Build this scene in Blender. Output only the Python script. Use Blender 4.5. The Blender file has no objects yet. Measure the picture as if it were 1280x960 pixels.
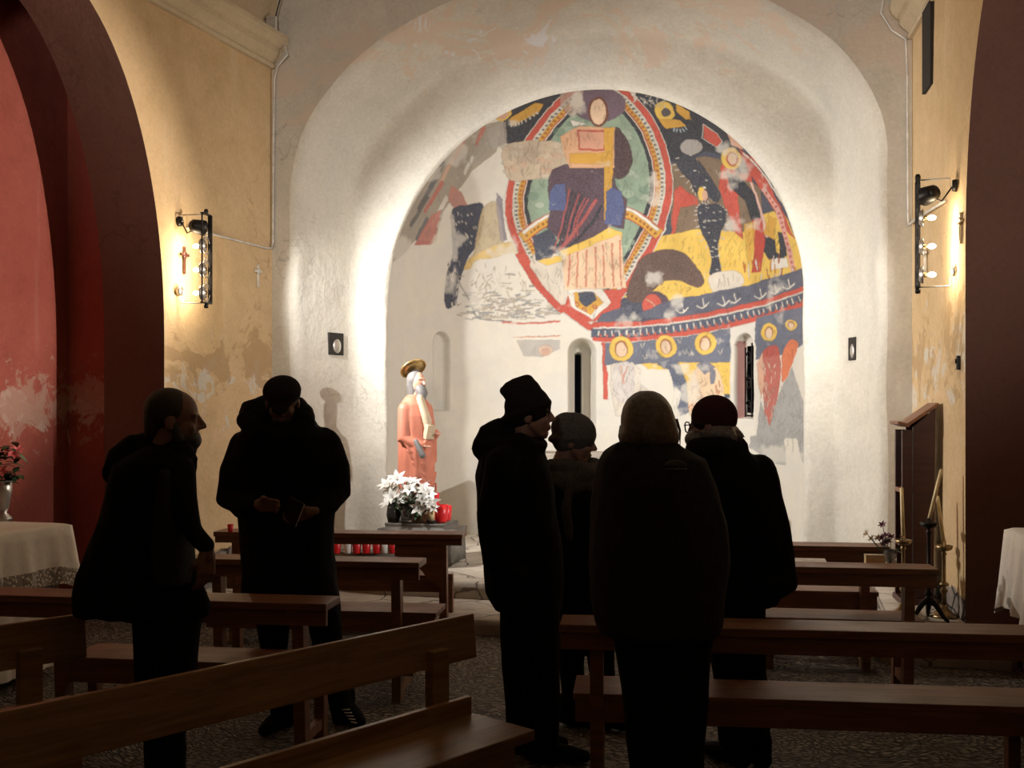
import bpy, bmesh, math, random
import numpy as np
from mathutils import Vector, Matrix, Euler, noise as mnoise
random.seed(7)
PI = math.pi
scene = bpy.context.scene
C = scene.collection

# ------------------------------------------------------------------ camera, world, light, exposure
TH = math.radians(15.0); CT, ST = math.cos(TH), math.sin(TH)
FOC, YH, CZ = 1300.0, 512.0, 1.6
cam_d = bpy.data.cameras.new('camera'); cam = bpy.data.objects.new('camera', cam_d); C.objects.link(cam)
cam.location = (0, 0, CZ); cam.rotation_euler = (PI / 2, 0, TH)
cam_d.sensor_width = 36; cam_d.lens = 36 * FOC / 1280; cam_d.shift_y = (YH - 480) / 1280
cam_d.clip_start = 0.05
scene.camera = cam
scene.view_settings.view_transform = 'Standard'; scene.view_settings.look = 'None'
scene.view_settings.gamma = 1; scene.view_settings.use_curve_mapping = False
scene.view_settings.exposure = 0.2
world = bpy.data.worlds.new('world'); scene.world = world; world.use_nodes = True
world.node_tree.nodes['Background'].inputs[0].default_value = (0.01, 0.01, 0.012, 1)
world.node_tree.nodes['Background'].inputs[1].default_value = 0.2
SPOT_L = ((-4.40, 7.34, 3.06), (-0.3, 10.6, 1.75), 800)     # spotlights sit in the lamps' heads
SPOT_R = ((0.76, 7.36, 2.96), (-3.0, 10.2, 1.75), 385)
BULB_W = 3.2
def lamp(kind, name, loc, energy, color, target=None, size=0.05, spot=1.9, blend=0.5):
    d = bpy.data.lights.new(name, kind); d.energy = energy; d.color = color
    if kind == 'SPOT': d.spot_size = spot; d.spot_blend = blend
    if kind in ('SPOT', 'POINT'): d.shadow_soft_size = size
    o = bpy.data.objects.new(name, d); C.objects.link(o); o.location = loc
    if target is not None:
        o.rotation_euler = (Vector(target) - Vector(loc)).to_track_quat('-Z', 'Y').to_euler()
    return o
lamp('SPOT', 'spot_light', SPOT_L[0], SPOT_L[2], (1, 0.985, 0.955), SPOT_L[1], 0.03, math.radians(106), 1.0)
lamp('SPOT', 'spot_light', SPOT_R[0], SPOT_R[2], (1, 0.985, 0.955), SPOT_R[1], 0.03, math.radians(106), 1.0)
# added unseen fill lamps behind the camera; the first lifts the foreground weakly
nl = lamp('AREA', 'added_nave_fill', (0.4, -2.2, 4.2), 3.0, (1, 0.8, 0.6), (-1.5, 3, 0.5)); nl.data.size = 1.0
lamp('SPOT', 'added_jamb_fill', (-0.2, -2.7, 3.4), 1050, (1, 0.87, 0.76), (-1.0, 8, 6.3), .3, math.radians(62), .45)  # added fill that brightens the jambs and upper walls, no lamp hangs here
# the lamps' reflector bulbs throw light across the nave onto the opposite walls
lamp('SPOT', 'reflector_light', (0.66, 7.16, 2.85), 900, (1, 0.86, 0.74), (-5.7, 5.5, 2.9), .02, math.radians(42), .6)
lamp('SPOT', 'reflector_light', (-4.36, 7.2, 2.75), 230, (1, 0.86, 0.72), (1.0, 7.5, 2.3), .02, math.radians(60), .6)

# ------------------------------------------------------------------ helpers
def dirv(u):
    k = (u - 640) / FOC
    return (-ST + k * CT, CT + k * ST)
def PF(u, v, fw):
    dx, dy = dirv(u); return Vector((dx * fw, dy * fw, CZ - (v - YH) * fw / FOC))
def PZ(u, v, z): return PF(u, v, (CZ - z) * FOC / (v - YH))
def project(x, y, z):
    fw = -x * ST + y * CT; r = x * CT + y * ST
    return 640 + FOC * r / fw, YH - FOC * (z - CZ) / fw
def wallL(y): return -4.57 - 0.085 * (8.6 - y)
def wallR(y): return 0.91 + 0.094 * (8.6 - y)
def srgb(r, g, b):
    f = lambda c: (c / 255 / 12.92) if c / 255 <= 0.04045 else ((c / 255 + 0.055) / 1.055) ** 2.4
    return (f(r), f(g), f(b))

class MB:
    def __init__(s): s.v = []; s.f = []
    def add(s, vs, fs):
        n = len(s.v); s.v += [tuple(p) for p in vs]; s.f += [tuple(i + n for i in f) for f in fs]; return s
    def box(s, c, d, rot=None, bev=0.0):
        hx, hy, hz = d[0] / 2, d[1] / 2, d[2] / 2
        b = min(bev, hx * .9, hy * .9, hz * .9)
        M = rot if rot is not None else Matrix.Identity(3)
        if b <= 0:
            vs = [(x, y, z) for x in (-hx, hx) for y in (-hy, hy) for z in (-hz, hz)]
            fs = [(0, 1, 3, 2), (4, 6, 7, 5), (0, 4, 5, 1), (2, 3, 7, 6), (0, 2, 6, 4), (1, 5, 7, 3)]
            s.add([M @ Vector(p) + Vector(c) for p in vs], fs); return s
        bm = bmesh.new(); bmesh.ops.create_cube(bm, size=1)
        for v in bm.verts: v.co = Vector((v.co.x * d[0], v.co.y * d[1], v.co.z * d[2]))
        bmesh.ops.bevel(bm, geom=list(bm.edges), offset=b, segments=2, affect='EDGES', profile=0.6)
        bm.verts.index_update()
        s.add([M @ v.co + Vector(c) for v in bm.verts], [tuple(v.index for v in f.verts) for f in bm.faces])
        bm.free(); return s
    def rings(s, rings, cap=True, closed=True):
        n = len(rings[0]); vs = [p for r in rings for p in r]; fs = []
        for i in range(len(rings) - 1):
            for j in range(n if closed else n - 1):
                k = (j + 1) % n
                fs.append((i * n + j, i * n + k, (i + 1) * n + k, (i + 1) * n + j))
        if cap and closed:
            fs.append(tuple(range(n))[::-1]); fs.append(tuple((len(rings) - 1) * n + j for j in range(n)))
        return s.add(vs, fs)
    def tube(s, pts, rad, n=12, round_ends=False, flat=1.0):
        pts = [Vector(p) for p in pts]
        if not hasattr(rad, '__len__'): rad = [rad] * len(pts)
        rad = list(rad)
        if round_ends:
            d0 = (pts[0] - pts[1]).normalized(); d1 = (pts[-1] - pts[-2]).normalized()
            P, Rr = [], []
            for a in (80, 55, 28): P.append(pts[0] + d0 * rad[0] * math.sin(math.radians(a))); Rr.append(rad[0] * math.cos(math.radians(a)))
            P += pts; Rr += rad
            for a in (28, 55, 80): P.append(pts[-1] + d1 * rad[-1] * math.sin(math.radians(a))); Rr.append(rad[-1] * math.cos(math.radians(a)))
            pts, rad = P, Rr
        up = Vector((0, 0, 1)); t0 = (pts[1] - pts[0]).normalized()
        if abs(t0.dot(up)) > .9: up = Vector((1, 0, 0))
        u = t0.cross(up).normalized(); rings = []
        for i, p in enumerate(pts):
            a = pts[max(i - 1, 0)]; b = pts[min(i + 1, len(pts) - 1)]
            t = (b - a).normalized(); u = (u - t * u.dot(t)).normalized(); w = t.cross(u)
            rings.append([p + (u * math.cos(2 * PI * j / n) + w * math.sin(2 * PI * j / n) * flat) * rad[i] for j in range(n)])
        return s.rings(rings)
    def lathe(s, c, prof, n=24, sx=1, sy=1):
        return s.rings([[Vector(c) + Vector((r * sx * math.cos(2 * PI * j / n), r * sy * math.sin(2 * PI * j / n), z)) for j in range(n)] for r, z in prof])
    def ell(s, c, r, n=20, m=12, rot=None):
        M = rot if rot is not None else Matrix.Identity(3); rings = []
        for i in range(m + 1):
            a = PI * (i + .02 if i == 0 else (i - .02 if i == m else i)) / m - PI / 2
            rings.append([Vector(c) + M @ Vector((r[0] * math.cos(a) * math.cos(2 * PI * j / n), r[1] * math.cos(a) * math.sin(2 * PI * j / n), r[2] * math.sin(a))) for j in range(n)])
        return s.rings(rings)
    def prism(s, poly, axis_pts):   # poly: list of 3D points, axis_pts: offset vector
        a = [Vector(p) for p in poly]; b = [p + Vector(axis_pts) for p in a]; n = len(a)
        fs = [tuple(range(n))[::-1], tuple(range(n, 2 * n))] + [(i, (i + 1) % n, n + (i + 1) % n, n + i) for i in range(n)]
        return s.add(a + b, fs)
    def mesh(s, name):
        m = bpy.data.meshes.new(name); m.from_pydata([tuple(v) for v in s.v], [], s.f); m.update()
        bm = bmesh.new(); bm.from_mesh(m); bmesh.ops.recalc_face_normals(bm, faces=bm.faces); bm.to_mesh(m); bm.free()
        return m
    def build(s, name, mat, parent=None, smooth=False, voxel=0, smooth_it=2, fold=0.0, fold_scale=8):
        m = s.mesh(name)
        o = bpy.data.objects.new(name, m); C.objects.link(o)
        if voxel:
            md = o.modifiers.new('r', 'REMESH'); md.mode = 'VOXEL'; md.voxel_size = voxel; md.use_smooth_shade = True
            sm = o.modifiers.new('s', 'SMOOTH'); sm.iterations = smooth_it; sm.factor = 0.5
            dg = bpy.context.evaluated_depsgraph_get(); dg.update()
            nm = bpy.data.meshes.new_from_object(o.evaluated_get(dg)); o.modifiers.clear(); o.data = nm
            bpy.data.meshes.remove(m); m = nm; m.name = name; smooth = True
            if fold:
                for v in m.vertices:
                    p = v.co
                    k = mnoise.noise(Vector((p.x * fold_scale, p.y * fold_scale, p.z * fold_scale * .6)))
                    k2 = mnoise.noise(Vector((p.x * fold_scale * 2.7 + 5, p.y * fold_scale * 2.7, p.z * fold_scale * 1.2)))
                    v.co = p + v.normal * fold * (k + .4 * k2)
        m.materials.clear(); m.materials.append(mat)
        if smooth:
            for p in m.polygons: p.use_smooth = True
        if parent is not None: o.parent = parent
        return o
def tag(o, label=None, cat=None, group=None, kind=None):
    if label: o['label'] = label
    if cat: o['category'] = cat
    if group: o['group'] = group
    if kind: o['kind'] = kind
    return o
def thing(name, label, cat, loc=(0, 0, 0), rz=0, group=None):
    o = bpy.data.objects.new(name, None); o.empty_display_size = .1; C.objects.link(o)
    o.location = loc; o.rotation_euler = (0, 0, rz)
    return tag(o, label, cat, group)
def struct(name, mb, mat, smooth=False):
    return tag(mb.build(name, mat, None, smooth), kind='structure')
def copy_tree(root, loc, rz, label, group=None):
    r = root.copy(); C.objects.link(r); r.location = loc; r.rotation_euler = (0, 0, rz); r['label'] = label
    if group: r['group'] = group
    for ch in list(root.children):
        c = ch.copy(); C.objects.link(c); c.parent = r
        for g in list(ch.children):
            d = g.copy(); C.objects.link(d); d.parent = c
    return r
def Rz(a): return Matrix.Rotation(a, 3, 'Z')

# ------------------------------------------------------------------ materials
def mat_new(name):
    m = bpy.data.materials.new(name); m.use_nodes = True; nt = m.node_tree
    return m, nt, nt.nodes['Principled BSDF']
def nn(nt, t, **k):
    n = nt.nodes.new(t)
    for a, b in k.items(): setattr(n, a, b)
    return n
def noise_n(nt, scale, detail=6, rough=.6, dist=0, vec=None, stretch=None):
    if vec is None:
        g = nn(nt, 'ShaderNodeNewGeometry') if False else nn(nt, 'ShaderNodeTexCoord'); vec = g.outputs['Object']
    if stretch:
        mp = nn(nt, 'ShaderNodeMapping'); mp.inputs['Scale'].default_value = stretch; nt.links.new(vec, mp.inputs[0]); vec = mp.outputs[0]
    n = nn(nt, 'ShaderNodeTexNoise'); n.inputs['Scale'].default_value = scale; n.inputs['Detail'].default_value = detail
    n.inputs['Roughness'].default_value = rough; n.inputs['Distortion'].default_value = dist; nt.links.new(vec, n.inputs['Vector'])
    return n.outputs['Fac']
def ramp(nt, fac, a, b, ca=(0, 0, 0), cb=(1, 1, 1)):
    r = nn(nt, 'ShaderNodeValToRGB'); e = r.color_ramp.elements
    e[0].position = a; e[1].position = b; e[0].color = (*ca, 1); e[1].color = (*cb, 1); nt.links.new(fac, r.inputs[0]); return r.outputs[0]
def mixc(nt, fac, a, b, mode='MIX'):
    n = nn(nt, 'ShaderNodeMix', data_type='RGBA', blend_type=mode)
    for s, x in ((0, fac), (6, a), (7, b)):
        if isinstance(x, (int, float)): n.inputs[s].default_value = x
        elif isinstance(x, tuple): n.inputs[s].default_value = (*x[:3], 1)
        else: nt.links.new(x, n.inputs[s])
    return n.outputs[2]
def mathn(nt, op, a, b=None, clamp=False):
    n = nn(nt, 'ShaderNodeMath', operation=op, use_clamp=clamp)
    for i, x in enumerate((a, b)):
        if x is None: continue
        if isinstance(x, (int, float)): n.inputs[i].default_value = x
        else: nt.links.new(x, n.inputs[i])
    return n.outputs[0]
def bump(nt, bs, h, strength=.3, dist=.02):
    b = nn(nt, 'ShaderNodeBump'); b.inputs['Strength'].default_value = strength; b.inputs['Distance'].default_value = dist
    nt.links.new(h, b.inputs['Height']); nt.links.new(b.outputs[0], bs.inputs['Normal'])
def sepz(nt):
    g = nn(nt, 'ShaderNodeTexCoord'); s = nn(nt, 'ShaderNodeSeparateXYZ'); nt.links.new(g.outputs['Object'], s.inputs[0]); return s.outputs
def simple(name, col, rough=.6, metal=0, var=.25, scale=12, bmp=.1, spec=.5):
    m, nt, bs = mat_new(name)
    f = noise_n(nt, scale)
    c = mixc(nt, ramp(nt, f, .3, .7), tuple(x * (1 - var) for x in col), tuple(min(1, x * (1 + var)) for x in col))
    nt.links.new(c, bs.inputs['Base Color']); bs.inputs['Roughness'].default_value = rough; bs.inputs['Metallic'].default_value = metal
    bs.inputs['Specular IOR Level'].default_value = spec
    if bmp: bump(nt, bs, noise_n(nt, scale * 4), bmp, .005)
    return m
def stone_base(nt, col, h0, h1, scol=(.13, .11, .095)):
    """exposed masonry below a ragged plaster edge"""
    z = sepz(nt)[2]
    edge = mathn(nt, 'ADD', z, mathn(nt, 'MULTIPLY', mathn(nt, 'SUBTRACT', noise_n(nt, 2.2, 5), .5), h1))
    msk = ramp(nt, edge, h0 - .012, h0 + .012)
    vo = nn(nt, 'ShaderNodeTexVoronoi'); vo.inputs['Scale'].default_value = 4.5
    tc = nn(nt, 'ShaderNodeTexCoord'); mp = nn(nt, 'ShaderNodeMapping'); mp.inputs['Scale'].default_value = (1, 1, 1.6)
    nt.links.new(tc.outputs['Object'], mp.inputs[0]); nt.links.new(mp.outputs[0], vo.inputs['Vector'])
    vd = nn(nt, 'ShaderNodeTexVoronoi', feature='DISTANCE_TO_EDGE'); vd.inputs['Scale'].default_value = 4.5; nt.links.new(mp.outputs[0], vd.inputs['Vector'])
    jo = ramp(nt, vd.outputs['Distance'], .02, .09)
    sc = mixc(nt, ramp(nt, noise_n(nt, 9), .3, .7), scol, tuple(x * 2.3 for x in scol))
    sc = mixc(nt, jo, tuple(x * .25 for x in scol), sc)
    return mixc(nt, msk, sc, col), msk, jo
def plaster(name, base, tint, dark, rough=.9, patches=None, stone=None, streak=None):
    m, nt, bs = mat_new(name)
    a = ramp(nt, noise_n(nt, 1.1, 7, .62, .6), .35, .68)
    b = ramp(nt, noise_n(nt, 3.7, 8, .7, .3), .42, .75)
    c = mixc(nt, a, base, tint)
    c = mixc(nt, mathn(nt, 'MULTIPLY', b, .55), c, dark)
    fine = ramp(nt, noise_n(nt, 34, 8, .75), .25, .75, (.86, .86, .86), (1.1, 1.1, 1.1))
    c = mixc(nt, 1.0, c, fine, 'MULTIPLY')
    h = noise_n(nt, 2.6, 9, .62)
    # hair cracks
    vd = nn(nt, 'ShaderNodeTexVoronoi', feature='DISTANCE_TO_EDGE'); vd.inputs['Scale'].default_value = .9
    tc = nn(nt, 'ShaderNodeTexCoord'); nz = nn(nt, 'ShaderNodeTexNoise'); nz.inputs['Scale'].default_value = 2.4; nz.inputs['Detail'].default_value = 7
    nt.links.new(tc.outputs['Object'], nz.inputs['Vector'])
    vm = nn(nt, 'ShaderNodeVectorMath', operation='ADD'); vs_ = nn(nt, 'ShaderNodeVectorMath', operation='SCALE'); vs_.inputs['Scale'].default_value = 1.1
    nt.links.new(nz.outputs['Color'], vs_.inputs[0]); nt.links.new(vs_.outputs[0], vm.inputs[0]); nt.links.new(tc.outputs['Object'], vm.inputs[1]); nt.links.new(vm.outputs[0], vd.inputs['Vector'])
    cr = mathn(nt, 'MULTIPLY', ramp(nt, vd.outputs['Distance'], .001, .008, (1, 1, 1), (0, 0, 0)), ramp(nt, noise_n(nt, .8), .5, .6))
    c = mixc(nt, mathn(nt, 'MULTIPLY', cr, .45), c, tuple(x * .35 for x in base))
    if patches:   # (colour, z centre, half height, noise scale, threshold)
        for pc, zc, hh, sc, thr in patches:
            z = sepz(nt)[2]
            band = mathn(nt, 'SUBTRACT', 1.0, mathn(nt, 'DIVIDE', mathn(nt, 'ABSOLUTE', mathn(nt, 'SUBTRACT', z, zc)), hh), True)
            pm = mathn(nt, 'MULTIPLY', ramp(nt, mathn(nt, 'ADD', noise_n(nt, sc, 9, .72, .8), mathn(nt, 'MULTIPLY', band, .22)), thr, thr + .035), mathn(nt, 'GREATER_THAN', band, .01))
            c = mixc(nt, mathn(nt, 'MULTIPLY', pm, .85), c, pc)
    if streak:
        st = ramp(nt, noise_n(nt, 5, 4, .6, 0, None, (1, 1, .06)), .6, .72)
        c = mixc(nt, mathn(nt, 'MULTIPLY', st, .35), c, streak)
    if stone:
        c, msk, jo = stone_base(nt, c, *stone)
        hh_ = mixc(nt, msk, jo, h); bump(nt, bs, hh_, .8, .03)
    else:
        bump(nt, bs, h, .55, .035)
    if name == 'arch_plaster':     # an older peach coat on the soffit breaks off raggedly above the grey face
        at_ = nn(nt, 'ShaderNodeVertexColor'); at_.layer_name = 'coat'; zz = sepz(nt)[2]
        q = mathn(nt, 'ADD', at_.outputs['Color'], mathn(nt, 'MULTIPLY', mathn(nt, 'SUBTRACT', noise_n(nt, 1.5, 9, .62, .4), .5), .55))
        up = ramp(nt, mathn(nt, 'ADD', zz, mathn(nt, 'MULTIPLY', noise_n(nt, 1.2), .9)), 4.35, 4.75)
        coat = ramp(nt, q, .60, .605, (1, 1, 1), (0, 0, 0)); lin = mathn(nt, 'MULTIPLY', ramp(nt, q, .575, .605), ramp(nt, q, .607, .625, (1, 1, 1), (0, 0, 0)))
        peach = mixc(nt, ramp(nt, noise_n(nt, 2.2, 8, .7, .6), .42, .62), (.72, .64, .52), (.74, .55, .42))
        c = mixc(nt, mathn(nt, 'MULTIPLY', mathn(nt, 'MULTIPLY', coat, up), .8), c, peach)
        grey_ = mixc(nt, ramp(nt, noise_n(nt, 14, 6, .8), .62, .70), (.42, .395, .345), (.66, .65, .62))
        c = mixc(nt, mathn(nt, 'MULTIPLY', mathn(nt, 'MULTIPLY', mathn(nt, 'SUBTRACT', 1.0, coat), up), .75), c, grey_)
        c = mixc(nt, mathn(nt, 'MULTIPLY', mathn(nt, 'MULTIPLY', lin, up), .85), c, (.82, .83, .86))
        bump(nt, bs, mathn(nt, 'ADD', h, mathn(nt, 'MULTIPLY', mathn(nt, 'MULTIPLY', coat, up), .35)), .7, .05)
    nt.links.new(c, bs.inputs['Base Color']); bs.inputs['Roughness'].default_value = rough; bs.inputs['Specular IOR Level'].default_value = .25
    return m
M = {}
M['east'] = plaster('east_plaster', (.54, .51, .45), (.60, .56, .49), (.42, .39, .34), patches=[((.58, .49, .41), 4.6, .7, 1.3, .66)], stone=None)
M['arch'] = plaster('arch_plaster', (.58, .55, .49), (.64, .60, .51), (.48, .45, .39), patches=[((.62, .49, .39), 4.95, .6, 1.4, .66), ((.64, .64, .65), 5.0, .4, 3.1, .74)])
M['ochre'] = plaster('ochre_plaster', (.60, .425, .23), (.65, .475, .28), (.45, .31, .155), patches=[((.58, .54, .46), 1.85, .9, 3.2, .72), ((.43, .29, .15), 2.0, .9, 2.2, .70)], stone=(.42, .25), streak=(.66, .55, .36))
M['red'] = plaster('red_plaster', (.34, .085, .06), (.40, .11, .08), (.24, .06, .045), patches=[((.50, .36, .29), 1.62, .42, 3.4, .68), ((.42, .24, .18), 1.65, .5, 5, .66)], streak=(.5, .28, .22))
M['jamb'] = plaster('brown_plaster', (.20, .102, .078), (.18, .10, .075), (.155, .085, .062), stone=(.16, .35))
M['vault'] = plaster('vault_plaster', (.5, .40, .26), (.56, .46, .32), (.4, .31, .2))
M['cornice'] = plaster('cornice_plaster', (.56, .46, .31), (.62, .52, .36), (.42, .33, .22))

def wood(name, col, rough=.42, dark=.45):
    m, nt, bs = mat_new(name)
    g = noise_n(nt, 3.0, 6, .65, .8, None, (.7, 9, 9)); k = noise_n(nt, 16, 5, .6, 0, None, (.4, 6, 6))
    c = mixc(nt, ramp(nt, g, .32, .7), tuple(x * dark for x in col), col)
    c = mixc(nt, mathn(nt, 'MULTIPLY', ramp(nt, k, .45, .7), .35), c, tuple(x * .5 for x in col))
    nt.links.new(c, bs.inputs['Base Color']); nt.links.new(ramp(nt, noise_n(nt, 4), .2, .8, (rough - .1,) * 3, (rough + .15,) * 3), bs.inputs['Roughness'])
    bump(nt, bs, k, .25, .004); return m
M['pew'] = wood('pew_wood', (.27, .115, .055), .48)
M['pewf'] = wood('pale_pew_wood', (.30, .17, .075), .36)
M['lectern'] = wood('dark_lectern_wood', (.075, .022, .016), .4)
M['black_iron'] = simple('black_iron', (.02, .018, .017), .45, .7)
M['brass'] = simple('old_brass', (.30, .22, .12), .35, 1.0)
M['steel'] = simple('grey_steel', (.45, .43, .4), .35, .9)
M['conduit'] = simple('grey_conduit', (.58, .56, .52), .5, .2)
M['candle'] = simple('candle_wax', (.80, .66, .36), .5)
M['white_cloth'] = simple('white_linen', (.80, .77, .71), .85, 0, .06, 30, .3)
M['stone'] = simple('grey_stone', (.30, .26, .21), .85, 0, .35, 6, .8)
M['dark_stone'] = simple('dark_stone', (.16, .145, .125), .85, 0, .35, 8, .8)
M['red_plastic'] = simple('red_plastic', (.75, .02, .025), .35)
M['white_paper'] = simple('white_paper', (.72, .72, .72), .8)
M['skin'] = simple('skin', (.17, .09, .065), .6, 0, .1)
M['black'] = simple('black_fabric', (.008, .008, .009), .95, 0, .2, 30, .3, .1)
M['charcoal'] = simple('charcoal_fabric', (.022, .021, .022), .9, 0, .25, 60, .5, .15)
M['grey_knit'] = simple('grey_knit', (.075, .07, .065), .95, 0, .35, 90, .8, .1)
M['dark_knit'] = simple('black_knit', (.012, .009, .009), .95, 0, .35, 90, .8, .1)
M['red_knit'] = simple('dark_red_knit', (.030, .009, .008), .95, 0, .3, 90, .8, .1)
M['hair_dark'] = simple('dark_hair', (.012, .009, .008), .6, 0, .3, 60, .4)
M['hair_grey'] = simple('grey_hair', (.10, .085, .07), .45, 0, .5, 60, .5)
M['petal'] = simple('white_petal', (.80, .80, .76), .6, 0, .06)
M['leaf'] = simple('green_leaf', (.035, .075, .03), .5)
M['pink'] = simple('pink_petal', (.55, .10, .10), .6)
M['purple'] = simple('purple_petal', (.16, .03, .09), .6)
M['robe'] = simple('salmon_robe', (.56, .185, .115), .55, 0, .15, 5, .2)
M['tunic'] = simple('cream_tunic', (.55, .44, .30), .6, 0, .15)
M['statue_grey'] = simple('grey_painted_hair', (.17, .16, .155), .55)
M['gold'] = simple('gilt', (.55, .38, .16), .35, .8)
M['statue_skin'] = simple('painted_skin', (.66, .36, .25), .5, 0, .08)
def glass():
    m, nt, bs = mat_new('clear_glass'); bs.inputs['Base Color'].default_value = (.85, .9, .88, 1); bs.inputs['Roughness'].default_value = .05
    bs.inputs['Transmission Weight'].default_value = .9; return m
M['glass'] = glass()
def emis(name, col, s):
    m, nt, bs = mat_new(name); bs.inputs['Base Color'].default_value = (*col, 1); bs.inputs['Emission Color'].default_value = (*col, 1); bs.inputs['Emission Strength'].default_value = s; return m
M['bulb'] = emis('lit_bulb', (1, .86, .62), 40)

def floor_mat():
    m, nt, bs = mat_new('pebble_floor')
    tc = nn(nt, 'ShaderNodeTexCoord'); mp = nn(nt, 'ShaderNodeMapping'); mp.inputs['Scale'].default_value = (1, 2.6, 1); mp.inputs['Rotation'].default_value = (0, 0, .35)
    nz = nn(nt, 'ShaderNodeTexNoise'); nz.inputs['Scale'].default_value = 1.6; nt.links.new(tc.outputs['Object'], nz.inputs[0])
    ad = nn(nt, 'ShaderNodeVectorMath', operation='ADD'); sc = nn(nt, 'ShaderNodeVectorMath', operation='SCALE'); sc.inputs['Scale'].default_value = .5
    nt.links.new(nz.outputs['Color'], sc.inputs[0]); nt.links.new(sc.outputs[0], ad.inputs[0]); nt.links.new(tc.outputs['Object'], ad.inputs[1]); nt.links.new(ad.outputs[0], mp.inputs[0])
    vo = nn(nt, 'ShaderNodeTexVoronoi', feature='DISTANCE_TO_EDGE'); vo.inputs['Scale'].default_value = 21; nt.links.new(mp.outputs[0], vo.inputs['Vector'])
    vc = nn(nt, 'ShaderNodeTexVoronoi'); vc.inputs['Scale'].default_value = 21; nt.links.new(mp.outputs[0], vc.inputs['Vector'])
    f = ramp(nt, vo.outputs['Distance'], .02, .22)
    bw = nn(nt, 'ShaderNodeRGBToBW'); nt.links.new(vc.outputs['Color'], bw.inputs[0])
    st = mixc(nt, bw.outputs[0], (.16, .125, .09), (.34, .29, .22))
    c = mixc(nt, f, (.05, .04, .03), st)
    nt.links.new(c, bs.inputs['Base Color']); bs.inputs['Roughness'].default_value = .7; bump(nt, bs, f, 1.0, .035); return m
M['floor'] = floor_mat()
def slab_mat():
    m, nt, bs = mat_new('worn_flagstone')
    tc = nn(nt, 'ShaderNodeTexCoord'); nz = nn(nt, 'ShaderNodeTexNoise'); nz.inputs['Scale'].default_value = 1.5; nz.inputs['Detail'].default_value = 5; nt.links.new(tc.outputs['Object'], nz.inputs[0])
    ad = nn(nt, 'ShaderNodeVectorMath', operation='ADD'); sc = nn(nt, 'ShaderNodeVectorMath', operation='SCALE'); sc.inputs['Scale'].default_value = .6
    nt.links.new(nz.outputs['Color'], sc.inputs[0]); nt.links.new(sc.outputs[0], ad.inputs[0]); nt.links.new(tc.outputs['Object'], ad.inputs[1])
    vo = nn(nt, 'ShaderNodeTexVoronoi', feature='DISTANCE_TO_EDGE'); vo.inputs['Scale'].default_value = 1.7; nt.links.new(ad.outputs[0], vo.inputs['Vector'])
    j = ramp(nt, vo.outputs['Distance'], .004, .02)
    c = mixc(nt, ramp(nt, noise_n(nt, 5, 8, .7), .3, .7), (.36, .31, .25), (.56, .49, .40))
    c = mixc(nt, j, (.17, .14, .11), c)
    nt.links.new(c, bs.inputs['Base Color']); bs.inputs['Roughness'].default_value = .75
    bump(nt, bs, mathn(nt, 'ADD', mathn(nt, 'MULTIPLY', j, .6), noise_n(nt, 4, 9, .7, .5, None, (1, 3, 3))), .7, .03); return m
M['slab'] = slab_mat()

# ------------------------------------------------------------------ the building
XC = -1.83            # axis of the apse
# floor
mb = MB(); mb.box((-1.8, 2.5, -.05), (9.5, 12.6, .1)); struct('floor', mb, M['floor'])
# altar platform, two worn steps with ragged front edges
def ragged(pts, z0, z1, seed, amp=.035, step=.12):
    rnd = random.Random(seed); front = []
    for (x0, y0), (x1, y1) in zip(pts[:-1], pts[1:]):
        n = max(2, int(math.hypot(x1 - x0, y1 - y0) / step))
        for i in range(n):
            t = i / n; front.append((x0 + (x1 - x0) * t + rnd.uniform(-.01, .01), y0 + (y1 - y0) * t + amp * mnoise.noise(Vector((x0 + (x1 - x0) * t, seed, 0)) * 2.5) * 2))
    front.append(pts[-1])
    mb = MB(); n = len(front)
    top = [(x, y + .012, z1) for x, y in front]; e1 = [(x, y - .01, z1 - .015) for x, y in front]
    e2 = [(x, y - .012 + .01 * rnd.random(), z1 - .06) for x, y in front]; bot = [(x, y + .02, z0) for x, y in front]; back = [(x, 11.6, z1) for x, y in front]
    mb.rings([back, top, e1, e2, bot], cap=False, closed=False); return mb
struct('trim_1', ragged([(-4.9, 7.0), (-3.2, 6.98), (-1.2, 7.15), (.1, 7.24), (.52, 7.25), (.56, 6.93), (1.3, 6.90)], -.02, .12, 3), M['slab'], True)
struct('trim_2', ragged([(-4.9, 7.78), (-2.6, 7.75), (-1.4, 7.72), (-.5, 7.44), (.58, 7.40), (.62, 7.0), (1.3, 6.97)], .1, .26, 8), M['slab'], True)

def arch_curve(hw, zs, rise, y, xc=XC, z0=0.0, nv=26, na=72):
    pts = [(xc - hw, y, z0 + (zs - z0) * i / nv) for i in range(nv)]
    for i in range(na + 1):
        a = PI - PI * i / na
        pts.append((xc + hw * math.cos(a), y, zs + rise * math.sin(a)))
    pts += [(xc + hw, y, zs - (zs - z0) * (i + 1) / nv) for i in range(nv)]
    return [Vector(p) for p in pts]
def wob(p, amp, s=1.3, seed=0):
    return p + Vector((mnoise.noise(Vector((p.x * s, p.y * s, p.z * s + seed))), mnoise.noise(Vector((p.x * s + 9, p.y * s, p.z * s + seed))) * .7, mnoise.noise(Vector((p.x * s, p.y * s + 7, p.z * s + seed))))) * amp
S = [dict(hw=2.56, zs=3.58, rise=1.72, y=8.60), dict(hw=2.515, zs=3.58, rise=1.70, y=8.615), dict(hw=2.485, zs=3.58, rise=1.67, y=8.66), dict(hw=2.47, zs=3.58, rise=1.655, y=8.72)]
for t in np.linspace(.1, .93, 9):
    S.append(dict(hw=2.47 - .21 * t, zs=3.58 + .10 * t, rise=1.655 - .27 * t, y=8.72 + .56 * t))
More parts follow.
